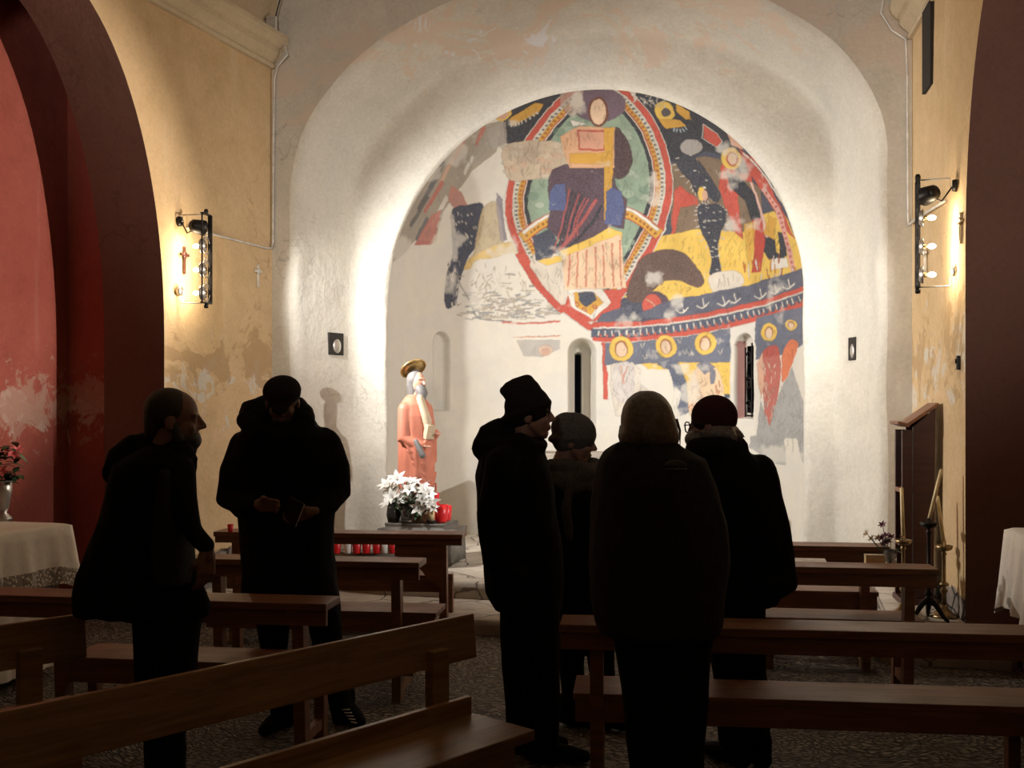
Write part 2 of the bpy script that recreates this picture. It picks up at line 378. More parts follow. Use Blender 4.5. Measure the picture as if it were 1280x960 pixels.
S += [dict(hw=2.25, zs=3.70, rise=1.36, y=9.28), dict(hw=2.225, zs=3.69, rise=1.35, y=9.315), dict(hw=2.19, zs=3.66, rise=1.36, y=9.335)]
rings = [arch_curve(**q) for q in S]
last = arch_curve(2.19, 3.66, 1.36, 9.335); inner = arch_curve(1.965, 2.60, 1.97, 9.37)
for t in np.linspace(.12, 1, 8): rings.append([a.lerp(b, t) for a, b in zip(last, inner)])
rings.append(arch_curve(1.945, 2.60, 1.95, 9.385)); rings.append(arch_curve(1.94, 2.60, 1.94, 9.42))
NR = len(rings)
rings = [[wob(p, .035 if 0 < i < NR - 1 else 0.0 if i == NR - 1 else .02, 1.4) for p in r] for i, r in enumerate(rings)]
outer = []
for p, q in zip(rings[0], arch_curve(2.56, 3.58, 1.72, 8.6)):
    if q.z <= 3.5801: outer.append(Vector((XC + (3.4 if q.x > XC else -3.4), 8.6, q.z)))
    else:
        dx, dz = q.x - XC, q.z - 3.58; k = min(3.4 / max(abs(dx), 1e-6), 4.6 / max(dz, 1e-6)); outer.append(Vector((XC + dx * k, 8.6, 3.58 + dz * k)))
mid = [wob(a.lerp(b, .3), .012) for a, b in zip(rings[0], outer)]
for r in (mid, outer):
    for p in r: p.y = 8.6
rings[0] = [Vector((p.x, 8.6, p.z)) for p in rings[0]]
mb = MB(); mb.rings([outer, mid, rings[0]], cap=False, closed=False); struct('wall_east', mb, M['east'], True)
mb = MB(); mb.rings(rings, cap=False, closed=False); arch_o = struct('wall_chancel_arch', mb, M['arch'], True)
ly = arch_o.data.color_attributes.new('coat', 'FLOAT_COLOR', 'POINT'); nper = len(rings[0])
ly.data.foreach_set('color', np.repeat(np.arange(NR) / (NR - 1), nper)[:, None].repeat(4, 1).astype(np.float32).ravel())

# ---- apse with its painted wall -------------------------------------------------
# colours of the worn painting: a plain composition of robes, discs, leaf shapes and bands in the painting's colours
SS = 2; X0, Y0, X1, Y1 = 465, 90, 1020, 620
Wc, Hc = (X1 - X0) * SS, (Y1 - Y0) * SS
canvas = np.zeros((Hc, Wc, 4), np.float32)
yy, xx = np.mgrid[0:Hc, 0:Wc]; gx = X0 + (xx + .5) / SS; gy = Y0 + (yy + .5) / SS
def smooth_poly(pts, n=6, closed=True):
    P = np.array(pts, float); m = len(P); out = []
    rng = range(m if closed else m - 1)
    for i in rng:
        p0, p1, p2, p3 = (P[(i - 1) % m], P[i], P[(i + 1) % m], P[(i + 2) % m]) if closed else (P[max(i - 1, 0)], P[i], P[i + 1], P[min(i + 2, m - 1)])
        for k in range(n):
            t = k / n; out.append(.5 * ((2 * p1) + (-p0 + p2) * t + (2 * p0 - 5 * p1 + 4 * p2 - p3) * t * t + (-p0 + 3 * p1 - 3 * p2 + p3) * t ** 3))
    if not closed: out.append(P[-1])
    return np.array(out)
def inside(pts):
    P = np.asarray(pts, float); x0, y0 = P.min(0); x1, y1 = P.max(0)
    a = max(int((x0 - X0) * SS) - 1, 0); b = min(int((x1 - X0) * SS) + 2, Wc); c = max(int((y0 - Y0) * SS) - 1, 0); d = min(int((y1 - Y0) * SS) + 2, Hc)
    if b <= a or d <= c: return None
    X = gx[c:d, a:b]; Y = gy[c:d, a:b]; ins = np.zeros(X.shape, bool); n = len(P)
    for i in range(n):
        xa, ya = P[i]; xb, yb = P[(i + 1) % n]
        if ya == yb: continue
        cond = ((ya > Y) != (yb > Y)) & (X < (xb - xa) * (Y - ya) / (yb - ya) + xa); ins ^= cond
    return (slice(c, d), slice(a, b)), ins
def fill(pts, col, a=1.0, sm=False):
    if sm: pts = smooth_poly(pts)
    r = inside(pts)
    if r is None: return
    sl, m = r; cc = np.array([*srgb(*col), 1.0], np.float32); v = canvas[sl]
    v[m, :3] = v[m, :3] * (1 - a) + cc[:3] * a if a < 1 else cc[:3]
    v[m, 3] = np.maximum(v[m, 3], a)
def disc(x, y, rx, ry, col, a=1.0, rot=0):
    t = np.linspace(0, 2 * PI, 28, endpoint=False); c, s = math.cos(rot), math.sin(rot)
    fill(np.c_[x + rx * np.cos(t) * c - ry * np.sin(t) * s, y + rx * np.cos(t) * s + ry * np.sin(t) * c], col, a)
def line(pts, w, col, a=1.0, sm=True):
    P = smooth_poly(pts, 6, False) if sm and len(pts) > 2 else np.array(pts, float)
    for p, q in zip(P[:-1], P[1:]):
        d = q - p; L = math.hypot(*d)
        if L < 1e-6: continue
        n = np.array([-d[1], d[0]]) / L * w / 2; e = d / L * w * .2
        fill([p + n - e, q + n + e, q - n + e, p - n - e], col, a)
def dashes(pts, w, col, gap=4, ln=2.2):
    P = smooth_poly(pts, 12, False); acc = 0
    for p, q in zip(P[:-1], P[1:]):
        L = math.hypot(*(q - p)); acc += L
        if acc > gap: acc = 0; d = (q - p) / L; n = np.array([-d[1], d[0]]) * w / 2; c = (p + q) / 2; fill([c - d * ln / 2 - n, c + d * ln / 2 - n, c + d * ln / 2 + n, c - d * ln / 2 + n], col)
RED = (205, 88, 74); SLATE = (74, 80, 98); INK = (50, 54, 66); OCH = (222, 170, 72); GOLD = (240, 200, 96); CREAM = (236, 216, 188); WHITE = (236, 230, 218); GREEN = (150, 172, 150); PURP = (92, 74, 88); BROWN = (104, 82, 76); PINK = (226, 178, 152); UMB = (132, 112, 92); BLUE = (92, 104, 150)
rn = random.Random(11)
# right field
fill([(792, 111), (818, 114), (850, 126), (880, 142), (905, 160), (925, 178), (950, 205), (972, 235), (988, 268), (999, 305), (1003, 350), (1003, 362), (960, 378), (900, 392), (840, 400), (790, 402), (745, 402), (775, 375), (805, 335), (830, 290), (840, 245), (836, 205), (820, 160)], SLATE)
fill([(792, 111), (818, 114), (850, 126), (880, 142), (905, 160), (920, 176), (912, 195), (880, 190), (850, 205), (836, 200), (822, 160)], INK)
fill([(905, 158), (925, 172), (930, 186), (915, 182)], PINK)
fill([(838, 205), (880, 195), (905, 200), (950, 235), (955, 290), (838, 295)], UMB)
fill([(826, 295), (870, 285), (930, 290), (1000, 300), (1003, 350), (960, 362), (900, 368), (840, 378), (780, 372)], GOLD)
fill([(930, 290), (945, 270), (975, 262), (985, 275), (998, 305), (998, 340), (930, 345)], GOLD)
# left field
fill([(716, 112), (690, 117), (660, 126), (640, 136), (628, 150), (632, 178), (650, 186), (668, 168), (690, 138)], INK)
fill([(628, 150), (600, 158), (575, 180), (548, 205), (525, 235), (508, 262), (498, 300), (488, 330), (500, 322), (520, 300), (545, 302), (556, 262), (590, 215), (620, 190)], (178, 166, 148), .8)
for (x, y, l, c) in [(560, 190, 34, SLATE), (545, 215, 40, INK), (532, 240, 46, SLATE), (522, 262, 44, INK), (572, 185, 26, RED), (556, 212, 36, PINK), (540, 245, 44, RED), (526, 285, 30, SLATE), (598, 168, 24, RED), (585, 205, 26, WHITE), (548, 262, 40, WHITE)]:
    dx, dy = (.55, -.83); w = 4.2; fill([(x - dx * l / 2 - w * dy * .3, y - dy * l / 2 + w * .3), (x - dx * l / 2 + w, y - dy * l / 2 + w), (x + dx * l / 2 + w * .6, y + dy * l / 2 + w * .6), (x + dx * l / 2 - w * .4, y + dy * l / 2 - w * .4)], c, .85)
fill([(518, 306), (538, 270), (552, 262), (545, 300), (540, 306)], RED, .8)
fill([(563, 232), (578, 240), (586, 258), (570, 262), (560, 250)], RED, .7)
disc(628, 143, 11, 8, GOLD, 1, -.4); disc(628, 144, 7, 5, PINK, 1, -.4)
fill([(635, 150), (668, 128), (680, 130), (672, 142), (640, 158)], OCH); dashes([(634, 158), (655, 152), (672, 140)], 4, WHITE, 4, 2)
fill([(610, 160), (632, 152), (634, 178), (618, 186), (606, 180)], (168, 160, 152), .8)
fill([(566, 262), (585, 256), (603, 254), (606, 270), (600, 300), (586, 320), (576, 350), (570, 378), (560, 386), (555, 375), (558, 345), (566, 315), (566, 290)], SLATE, 1, True)
for i in range(26): x = rn.uniform(568, 600); y = rn.uniform(264, 312); line([(x, y), (x + 1.5, y + 3)], 1.2, WHITE, 1, False)
for i in range(40): x = 566 + rn.uniform(-6, 8); y = rn.uniform(318, 380); line([(x, y), (x + rn.uniform(-3, 3), y + rn.uniform(4, 9))], 1.3, rn.choice([WHITE, (150, 150, 160), INK]), 1, False)
fill([(604, 262), (622, 254), (630, 300), (628, 318), (600, 325), (584, 335), (592, 315)], (214, 192, 150), .8, True)
fill([(580, 335), (590, 320), (622, 306), (655, 300), (650, 312), (620, 322), (596, 326), (588, 336)], GOLD, .8, True)
fill([(620, 240), (628, 248), (634, 300), (626, 302), (622, 270)], (128, 120, 140), .8)
line([(574, 352), (590, 382), (600, 398), (640, 402)], 1.5, (150, 150, 150))
for i in range(170):
    x = rn.uniform(572, 700); y = 398 - abs(rn.gauss(0, 18)); l = rn.uniform(4, 14)
    line([(x, y), (x + l, y - rn.uniform(-2, 3))], rn.uniform(1, 2.6), rn.choice([(150, 152, 158), (186, 178, 164), (110, 118, 130), (210, 196, 170), (196, 170, 140)]), .7, False)
for i in range(60):
    x = rn.uniform(590, 660); y = rn.uniform(330, 390)
    line([(x, y), (x + rn.uniform(-6, 6), y + rn.uniform(3, 10))], 1, (206, 178, 140), .7, False)
line([(628, 403), (660, 404), (700, 402)], 2.4, (218, 120, 104)); line([(640, 422), (700, 420)], 1.4, (224, 150, 120)); fill([(645, 425), (700, 425), (700, 436), (680, 446), (655, 446)], (205, 200, 200), .6); disc(682, 438, 9, 7, (228, 200, 178)); disc(682, 440, 5, 5, (222, 180, 160))
# oval frame: nested rings
RIGHT = [(745, 96), (770, 102), (795, 122), (818, 152), (833, 188), (840, 228), (836, 262), (824, 298), (806, 330), (785, 362), (762, 392), (742, 413)]
LEFT = [(742, 413), (715, 398), (692, 378), (668, 350), (648, 316), (636, 284), (632, 250), (640, 212), (658, 172), (684, 138), (714, 110), (745, 96)]
def ring(shr, col):
    cx, cy = 738, 255; P = smooth_poly(RIGHT[:-1] + LEFT[:-1], 6)
    d = P - [cx, cy]; L = np.hypot(d[:, 0], d[:, 1])[:, None]; Q = P - d / L * shr; Q = Q[Q[:, 1] > 103] if shr < 1 else Q; fill(Q, col)
    return Q
ring(-1.2, WHITE); ring(0, RED); ring(8.5, WHITE)
r1 = ring(10, (220, 214, 196))
r2 = ring(15, OCH); ring(21, RED); ring(22.5, (238, 226, 205)); ring(24, INK); ring(29, GREEN)
for i in range(0, len(r1), 1):
    p = r1[i]; q = r1[(i + 1) % len(r1)]; m_ = (p + q) / 2; c_ = np.array([738, 255]); u_ = (c_ - m_) / np.hypot(*(c_ - m_)); disc(*(m_ + u_ * 2.6), 1.7, 1.2, (96, 100, 110)); disc(*(m_ + u_ * 8), 1.9, 1.6, (190, 110, 60))
for i in range(120):
    x, y = rn.uniform(665, 815), rn.uniform(150, 330); r_ = rn.uniform(3, 8)
    if ((x - 738) / 72) ** 2 + ((y - 250) / 105) ** 2 < 1: disc(x, y, r_, r_ * .7, rn.choice([(176, 194, 172), (128, 156, 140), (200, 208, 190), (110, 140, 124)]), .5)
# ornate arc across the oval
arc = [(654, 296), (676, 280), (700, 270), (738, 262), (775, 264), (800, 274), (822, 292)]
line(arc, 15, RED); line(arc, 12.5, OCH); line([(x, y - 5) for x, y in arc], 4, WHITE); dashes([(x, y + 2) for x, y in arc], 3, (170, 96, 50), 5, 3)
# lower corner of the oval: plain plaster-coloured
fill([(670, 312), (700, 318), (708, 350), (716, 372), (700, 384), (680, 360), (662, 332)], (222, 212, 196)); line([(648, 316), (668, 350), (692, 378), (704, 388)], 9, RED)
fill([(666, 296), (690, 285), (698, 310), (688, 322), (670, 326)], SLATE); fill([(672, 326), (702, 318), (704, 326), (682, 332)], GOLD)
# worn area on the left
fill([(628, 185), (655, 176), (700, 178), (722, 186), (725, 205), (708, 215), (680, 222), (640, 226), (630, 210)], (206, 188, 164), 1, True)
for i in range(60): disc(rn.uniform(632, 722), rn.uniform(180, 222), rn.uniform(3, 9), rn.uniform(2, 5), rn.choice([(222, 206, 182), (190, 170, 150), (214, 176, 150), (226, 214, 196)]), .4)
# central standing draped shape, plain and faceless
fill([(706, 205), (690, 212), (684, 228), (688, 262), (684, 285), (700, 300), (690, 318), (712, 312), (748, 298), (764, 282), (780, 286), (784, 250), (770, 232), (765, 205)], PURP, 1, False)
fill([(768, 160), (782, 172), (790, 200), (780, 222), (764, 218), (760, 180)], (84, 64, 70), 1, True)
fill([(700, 170), (724, 158), (768, 160), (768, 210), (712, 210), (704, 190)], (230, 180, 140)); fill([(720, 162), (758, 162), (756, 188), (724, 190)], (228, 170, 142))
line([(722, 164), (757, 164), (755, 187), (724, 187), (722, 164)], 1.6, RED, 1, False); fill([(712, 192), (766, 190), (766, 206), (712, 204)], OCH); fill([(755, 160), (767, 160), (764, 270), (755, 275)], OCH)
fill([(688, 240), (692, 230), (706, 230), (708, 252), (706, 262), (686, 262)], BLUE); fill([(758, 240), (766, 234), (778, 240), (780, 262), (776, 282), (756, 280)], BLUE)
for i in range(7): line([(712 + i * 4, 236 + i * 2), (704 + i * 3, 275), (692 + i * 5, 312 - i * 3)], 1.7, rn.choice([(190, 96, 96), INK, (60, 50, 62)]))
line([(745, 250), (722, 285), (700, 312)], 4.5, (176, 92, 92)); line([(752, 258), (735, 285), (712, 308)], 3, INK)
fill([(700, 314), (742, 296), (762, 284), (778, 290), (776, 302), (750, 306), (706, 324)], GOLD)
fill([(703, 322), (775, 292), (780, 330), (783, 360), (706, 362)], (240, 206, 172))
for x in (712, 722, 733, 744, 754, 765, 774): line([(x, 320 - (x - 705) * .28), (x + (x - 740) * .08, 358)], 1.6, (222, 130, 104), 1, False)
disc(748, 131, 34, 22, (116, 96, 112)); fill([(700, 108), (730, 108), (726, 140), (712, 146), (700, 130)], (190, 170, 156), .7); disc(748, 140, 13, 19, (122, 70, 54)); disc(748, 140, 10, 16, (236, 204, 172))
fill([(716, 158), (712, 150), (735, 156)], WHITE)
# diamond below
fill([(712, 362), (780, 362), (776, 384), (752, 398), (730, 404), (706, 382)], RED); fill([(708, 362), (752, 360), (764, 378), (740, 400), (714, 382)], WHITE); fill([(716, 366), (742, 364), (754, 378), (738, 394), (720, 382)], OCH); fill([(722, 366), (742, 364), (746, 374), (734, 384), (724, 376)], SLATE)
for x, y in ((722, 380), (731, 387), (744, 384)): disc(x, y, 3.5, 2, RED, 1, .8); disc(x, y, 2, 1, GOLD, 1, .8)
line([(742, 404), (752, 418), (755, 440), (757, 498)], 5.5, RED)
# brown rounded shape and the round red patch
fill([(783, 372), (790, 345), (806, 320), (830, 312), (850, 314), (868, 330), (880, 350), (872, 360), (848, 350), (830, 352), (812, 368), (800, 378)], BROWN, 1, True)
for i in range(60): x, y = rn.uniform(792, 868), rn.uniform(318, 362); line([(x, y), (x + rn.uniform(-5, 5), y + rn.uniform(-4, 5))], 1, rn.choice([(126, 102, 94), (86, 66, 62)]), .6, False)
disc(820, 380, 17, 16, PURP); disc(816, 382, 13, 14, (206, 92, 78)); line([(808, 374), (820, 384), (812, 394)], 1.6, PINK)
# leaf shapes with white fringes
def leaf(pts, col, fr=True, ticks=18):
    P = smooth_poly(pts)
    if fr:
        c = P.mean(0)
        for i in range(0, len(P), 2):
            d = (P[i] - c); d /= max(np.hypot(*d), 1e-6); line([P[i], P[i] + d * np.array([6, 2]) + [0, 2.5]], 1.1, WHITE, 1, False)
    fill(P, col)
    x0, y0 = P.min(0); x1, y1 = P.max(0)
    for i in range(ticks):
        x, y = rn.uniform(x0 + 3, x1 - 3), rn.uniform(y0 + 4, y1 - 4); q = inside([(x - .6, y - .6), (x + .6, y - .6), (x, y + .6)]);
        if inside(P)[1][min(max(int((y - Y0) * SS) - max(int((y0 - Y0) * SS) - 1, 0), 0), 10 ** 6) if False else int((y - Y0) * SS) - max(int((y0 - Y0) * SS) - 1, 0), int((x - X0) * SS) - max(int((x0 - X0) * SS) - 1, 0)]: line([(x - 1.6, y), (x + 1.6, y + .6)], 1.1, WHITE, 1, False)
fill([(842, 238), (850, 232), (870, 248), (872, 256), (850, 258), (842, 292), (838, 292)], RED); fill([(900, 205), (918, 210), (922, 250), (930, 300), (918, 290), (905, 256), (898, 235)], RED)
leaf([(884, 256), (896, 254), (905, 262), (905, 280), (897, 305), (902, 340), (900, 345), (888, 344), (888, 315), (876, 290), (870, 268), (874, 256)], (58, 62, 76), True, 26)
leaf([(862, 185), (870, 200), (876, 215), (886, 240), (880, 252), (868, 240), (862, 225), (845, 205)], (58, 62, 76), True, 8)
leaf([(872, 200), (890, 225), (900, 245), (892, 252), (880, 236)], (58, 62, 76), False, 6)
disc(864, 184, 14, 10, (170, 165, 160)); disc(876, 242, 5, 9, GOLD); disc(880, 244, 3.4, 7, PINK)
disc(831, 139, 13, 12, GOLD, 1, .3); disc(833, 140, 6, 5, (90, 84, 90)); fill([(822, 148), (850, 150), (858, 158), (832, 162)], OCH); fill([(844, 128), (862, 140), (866, 150), (858, 150), (848, 140)], OCH); dashes([(838, 162), (850, 164), (858, 160)], 5, (180, 200, 210), 3.5, 1.6)
fill([(880, 155), (896, 166), (902, 176), (896, 185), (880, 172)], RED); line([(880, 155), (896, 166), (902, 176), (896, 185), (878, 172), (880, 155)], 1, WHITE, 1, False)
for i in range(30): a = rn.uniform(790, 835); line([(a, 114 + (a - 790) * .2 + rn.uniform(0, 14)), (a + 2.5, 116 + (a - 790) * .2 + rn.uniform(0, 14))], 1, WHITE, 1, False)
# tall robes at the right
fill([(925, 185), (945, 200), (965, 235), (990, 290), (996, 300), (985, 290), (960, 250), (935, 215)], RED); line([(930, 190), (958, 222), (984, 265), (996, 300)], 2, WHITE)
fill([(906, 215), (925, 222), (945, 245), (955, 290), (965, 310), (982, 322), (970, 326), (960, 322), (945, 290), (930, 250), (912, 235)], INK, 1)
fill([(958, 296), (968, 294), (973, 324), (962, 325)], INK); fill([(973, 290), (982, 292), (984, 320), (976, 322)], INK)
line([(938, 228), (950, 262), (960, 296)], 3.5, (232, 190, 178)); line([(954, 236), (972, 262), (984, 300), (992, 340)], 6, (228, 170, 158)); dashes([(954, 236), (972, 262), (984, 300), (992, 340)], 2.4, RED, 6, 2.6)
fill([(965, 325), (984, 322), (986, 334), (966, 338)], WHITE); fill([(962, 270), (972, 272), (968, 300), (956, 292)], OCH)
disc(914, 198, 14, 14, GOLD, 1, .4); disc(915, 199, 8, 9, RED); disc(915, 199, 6, 8, (238, 206, 176)); fill([(922, 218), (938, 215), (940, 228), (925, 224)], RED)
fill([(940, 275), (952, 272), (958, 300), (952, 340), (940, 342), (944, 310)], (196, 74, 62)); fill([(930, 280), (946, 276), (944, 310), (936, 330)], OCH, .7)
for i in range(26): x = rn.uniform(930, 1000); y = rn.uniform(332, 358) - (x - 930) * .12; line([(x, y), (x + rn.uniform(-2, 2), y - rn.uniform(6, 12))], 1.3, rn.choice([(214, 130, 50), (190, 96, 50), WHITE]), 1, False)
fill([(886, 346), (905, 339), (922, 339), (930, 348), (926, 358), (908, 366), (898, 372), (888, 362)], (226, 216, 200), 1, True)
# bands: slate with white marks, red, meander, red
def bandpts(dy): return [(742, 409 + dy), (790, 409 + dy), (840, 404 + dy), (890, 396 + dy), (940, 385 + dy), (975, 375 + dy), (1006, 364 + dy)]
fill(bandpts(-30)[2:] + bandpts(-4)[::-1][:5] + [(790, 395)], (96, 100, 118)); fill([(752, 392), (790, 380), (790, 406), (742, 408)], (96, 100, 118))
line(bandpts(-4), 6, RED); line(bandpts(0), 1.3, WHITE); line(bandpts(7), 12, (84, 92, 112)); dashes(bandpts(7), 7, WHITE, 6, 1.7); dashes([(x + 2, y + 3) for x, y in bandpts(7)], 3.5, (200, 110, 96), 7, 2.8); line(bandpts(0.4), 1.2, WHITE); line(bandpts(15), 5.5, RED); line(bandpts(18.4), 1.2, WHITE)
for x, y in ((852, 384), (878, 378), (903, 376), (918, 372), (950, 366), (968, 360), (985, 354)): line([(x - 7, y + 4), (x, y + 7), (x + 8, y)], 1.6, WHITE); line([(x, y - 5), (x + 2, y + 5)], 1.4, WHITE, 1, False)
# row of robed figures below, faceless
fill([(756, 428), (790, 428), (840, 423), (890, 415), (912, 410), (912, 455), (850, 455), (756, 456)], (112, 118, 136)); fill([(944, 398), (975, 390), (1005, 382), (1006, 428), (990, 440), (944, 450)], (112, 118, 136))
fill([(800, 455), (912, 452), (912, 492), (856, 495), (850, 462), (810, 462)], GOLD); fill([(905, 492), (912, 492), (912, 520), (904, 520)], SLATE)
fill([(764, 455), (790, 452), (800, 462), (800, 480), (852, 520), (770, 520), (762, 480)], (228, 218, 204))
fill([(768, 458), (786, 452), (794, 470), (788, 500), (772, 500), (766, 478)], (214, 206, 200), 1, True); line([(776, 458), (780, 480)], 2, PINK); line([(784, 458), (778, 478)], 1.5, (214, 150, 140))
fill([(820, 456), (838, 446), (850, 458), (858, 480), (862, 515), (850, 520), (842, 480), (836, 462)], (104, 112, 134)); fill([(822, 452), (836, 450), (830, 462)], (150, 152, 160)); fill([(845, 484), (852, 490), (846, 520), (838, 515)], WHITE)
fill([(862, 520), (860, 490), (868, 462), (882, 452), (896, 460), (904, 485), (904, 520)], (240, 208, 172), 1); fill([(870, 456), (882, 450), (894, 458), (880, 468)], (128, 130, 146)); fill([(886, 460), (893, 462), (892, 480), (887, 480)], (128, 130, 146))
for i in range(18): x = rn.uniform(864, 900); y = rn.uniform(475, 512); line([(x, y), (x + rn.uniform(-7, 7), y + rn.uniform(4, 12))], 1.2, (214, 130, 88), 1, False)
for x, y, r_ in ((776, 436, 15), (832, 433, 13.5), (881, 429, 13.5), (961, 415, 10.5), (989, 406, 7)):
    disc(x, y, r_, r_ * 1.05, GOLD); disc(x, y, r_ * .55, r_ * .7, (176, 110, 70)); disc(x, y + 1, r_ * .45, r_ * .62, (238, 206, 176))
for x, y in ((803, 430), (806, 444), (850, 424), (856, 438), (862, 440), (897, 425), (900, 438)): line([(x - 3, y), (x, y + 5)], 1, WHITE, 1, False); line([(x + 2, y - 2), (x + 1, y + 4)], 1, WHITE, 1, False)
fill([(953, 440), (972, 432), (976, 460), (972, 500), (962, 532), (956, 520), (952, 470)], RED, .9, True); fill([(946, 455), (953, 440), (956, 480), (950, 500)], PINK); fill([(978, 445), (988, 425), (998, 430), (990, 455), (978, 478)], (232, 130, 90), 1, True)
for i in range(24): x = rn.uniform(953, 972); y = rn.uniform(452, 520); line([(x, y), (x + rn.uniform(-4, 4), y + rn.uniform(4, 10))], 1.3, (238, 190, 168), 1, False)
fill([(950, 500), (946, 545), (938, 545), (937, 560), (955, 570), (965, 580), (984, 580), (984, 548), (998, 548), (1004, 580), (1008, 560), (1004, 500), (990, 458), (980, 478), (972, 500), (962, 532)], (176, 176, 176), .85, False)
for i in range(90): x = rn.uniform(952, 1002); y = rn.uniform(480, 570); line([(x, y), (x + rn.uniform(-2, 2), y + rn.uniform(4, 9))], 1, rn.choice([(206, 204, 198), (140, 142, 148)]), .5, False) if (x + y * .25 > 1080) else None
# brush work, outlines and wear
def vnoise(cell, seed):
    rg_ = np.random.default_rng(seed); g_ = rg_.random((Hc // cell + 3, Wc // cell + 3)).astype(np.float32)
    Y_ = np.arange(Hc) / cell; X_ = np.arange(Wc) / cell; iy = Y_.astype(int); ix = X_.astype(int); fy = (Y_ - iy)[:, None]; fx = (X_ - ix)[None, :]; fy = fy * fy * (3 - 2 * fy); fx = fx * fx * (3 - 2 * fx)
    a_ = g_[iy][:, ix]; b_ = g_[iy][:, ix + 1]; c_ = g_[iy + 1][:, ix]; d_ = g_[iy + 1][:, ix + 1]
    return (a_ * (1 - fx) + b_ * fx) * (1 - fy) + (c_ * (1 - fx) + d_ * fx) * fy
def fbm(c0, seed, n=4): return sum(vnoise(max(c0 >> k, 2), seed + k) * .5 ** k for k in range(n)) / sum(.5 ** k for k in range(n))
for i in range(5200):      # short brush strokes that take up and shift the colour beneath
    x, y = rn.uniform(490, 1005), rn.uniform(108, 575); cx, cy = int((x - X0) * SS), int((y - Y0) * SS); p = canvas[cy, cx]
    if p[3] < .5: continue
    k = rn.choice([.62, .75, .8, 1.25, 1.4, 1.6]); l = rn.uniform(4, 13); a = (1.57 + (x - 745) / 900 + rn.gauss(0, .35)) if y < 405 else rn.gauss(1.57, .5)
    q = (x + math.cos(a) * l, y + math.sin(a) * l); ex, ey = min(max(int((q[0] - X0) * SS), 0), Wc - 1), min(max(int((q[1] - Y0) * SS), 0), Hc - 1)
    if np.abs(canvas[ey, ex, :3] - p[:3]).max() > .12 or canvas[ey, ex, 3] < .5: continue
    c_ = np.clip(p[:3] * k + (.03 if k > 1 else 0), 0, 1); x2, y2 = q; d_ = np.array([x2 - x, y2 - y]); L_ = np.hypot(*d_); n_ = np.array([-d_[1], d_[0]]) / L_ * rn.uniform(.35, .8)
    rr_ = inside([np.array([x, y]) + n_, np.array(q) + n_ * .3, np.array(q) - n_ * .3, np.array([x, y]) - n_])
    if rr_: v_ = canvas[rr_[0]]; v_[rr_[1], :3] = v_[rr_[1], :3] * .45 + c_ * .55
gr_ = np.abs(np.diff(canvas[..., :3].sum(-1), axis=0, prepend=0)) + np.abs(np.diff(canvas[..., :3].sum(-1), axis=1, prepend=0)); ed = np.clip(gr_ * 2.5, 0, 1) * .42; canvas[..., :3] *= (1 - ed)[..., None]
dx_ = ((fbm(28, 5) - .5) * 9).astype(int); dy_ = ((fbm(28, 50) - .5) * 9).astype(int); IY, IX = np.mgrid[0:Hc, 0:Wc]
canvas = canvas[np.clip(IY + dy_, 0, Hc - 1), np.clip(IX + dx_, 0, Wc - 1)]
tone = .78 + .44 * fbm(40, 90); canvas[..., :3] *= tone[..., None]
w_ = fbm(64, 20, 5); thr = .66 - .13 * np.clip((650 - gx) / 100, 0, 1) - .06 * ((gy > 455) & (gx > 745)); er = np.clip((w_ - thr) / .09, 0, 1); canvas[..., 3] *= 1 - .65 * er
# soften
def blur(a, n=1):
    for _ in range(n):
        a = (a + np.roll(a, 1, 0) + np.roll(a, -1, 0) + np.roll(a, 1, 1) + np.roll(a, -1, 1)) / 5
    return a
prem = canvas.copy(); prem[..., :3] *= prem[..., 3:4]; prem = blur(prem, 1)
def sample(u, v):
    fx = np.clip((u - X0) * SS - .5, 0, Wc - 2); fy = np.clip((v - Y0) * SS - .5, 0, Hc - 2); ix = fx.astype(int); iy = fy.astype(int); ax = (fx - ix)[..., None]; ay = (fy - iy)[..., None]
    r = (prem[iy, ix] * (1 - ax) + prem[iy, ix + 1] * ax) * (1 - ay) + (prem[iy + 1, ix] * (1 - ax) + prem[iy + 1, ix + 1] * ax) * ay
    out = (u < X0) | (u > X1) | (v < Y0) | (v > Y1); r[out] = 0; return r
# windows cut into the curved wall: (azimuth, half width, bottom, top of arch)
AR, AY, AZS, AZ0 = 1.94, 9.42, 2.60, .2
def azim(u, v, r=AR):   # azimuth where the ray of column u meets the drum
    dx, dy = dirv(u); a = dx * dx + dy * dy; ox, oy = -XC, -AY; b = dx * ox + dy * oy; c = ox * ox + oy * oy - r * r
    t = (-b + math.sqrt(b * b - a * c)) / a; x, y = dx * t, dy * t; return math.atan2(y - AY, x - XC), t
NA, NZ = 680, 590
az = np.linspace(PI, 0, NA); arc_l = (AZS - AZ0) + AR * PI / 2; sl = np.linspace(0, arc_l, NZ)
zc = np.where(sl < AZS - AZ0, AZ0 + sl, 0); lat = np.clip((sl - (AZS - AZ0)) / AR, 0, PI / 2); zc = np.where(sl < AZS - AZ0, AZ0 + sl, AZS + AR * np.sin(lat)); rr = AR * np.cos(lat)
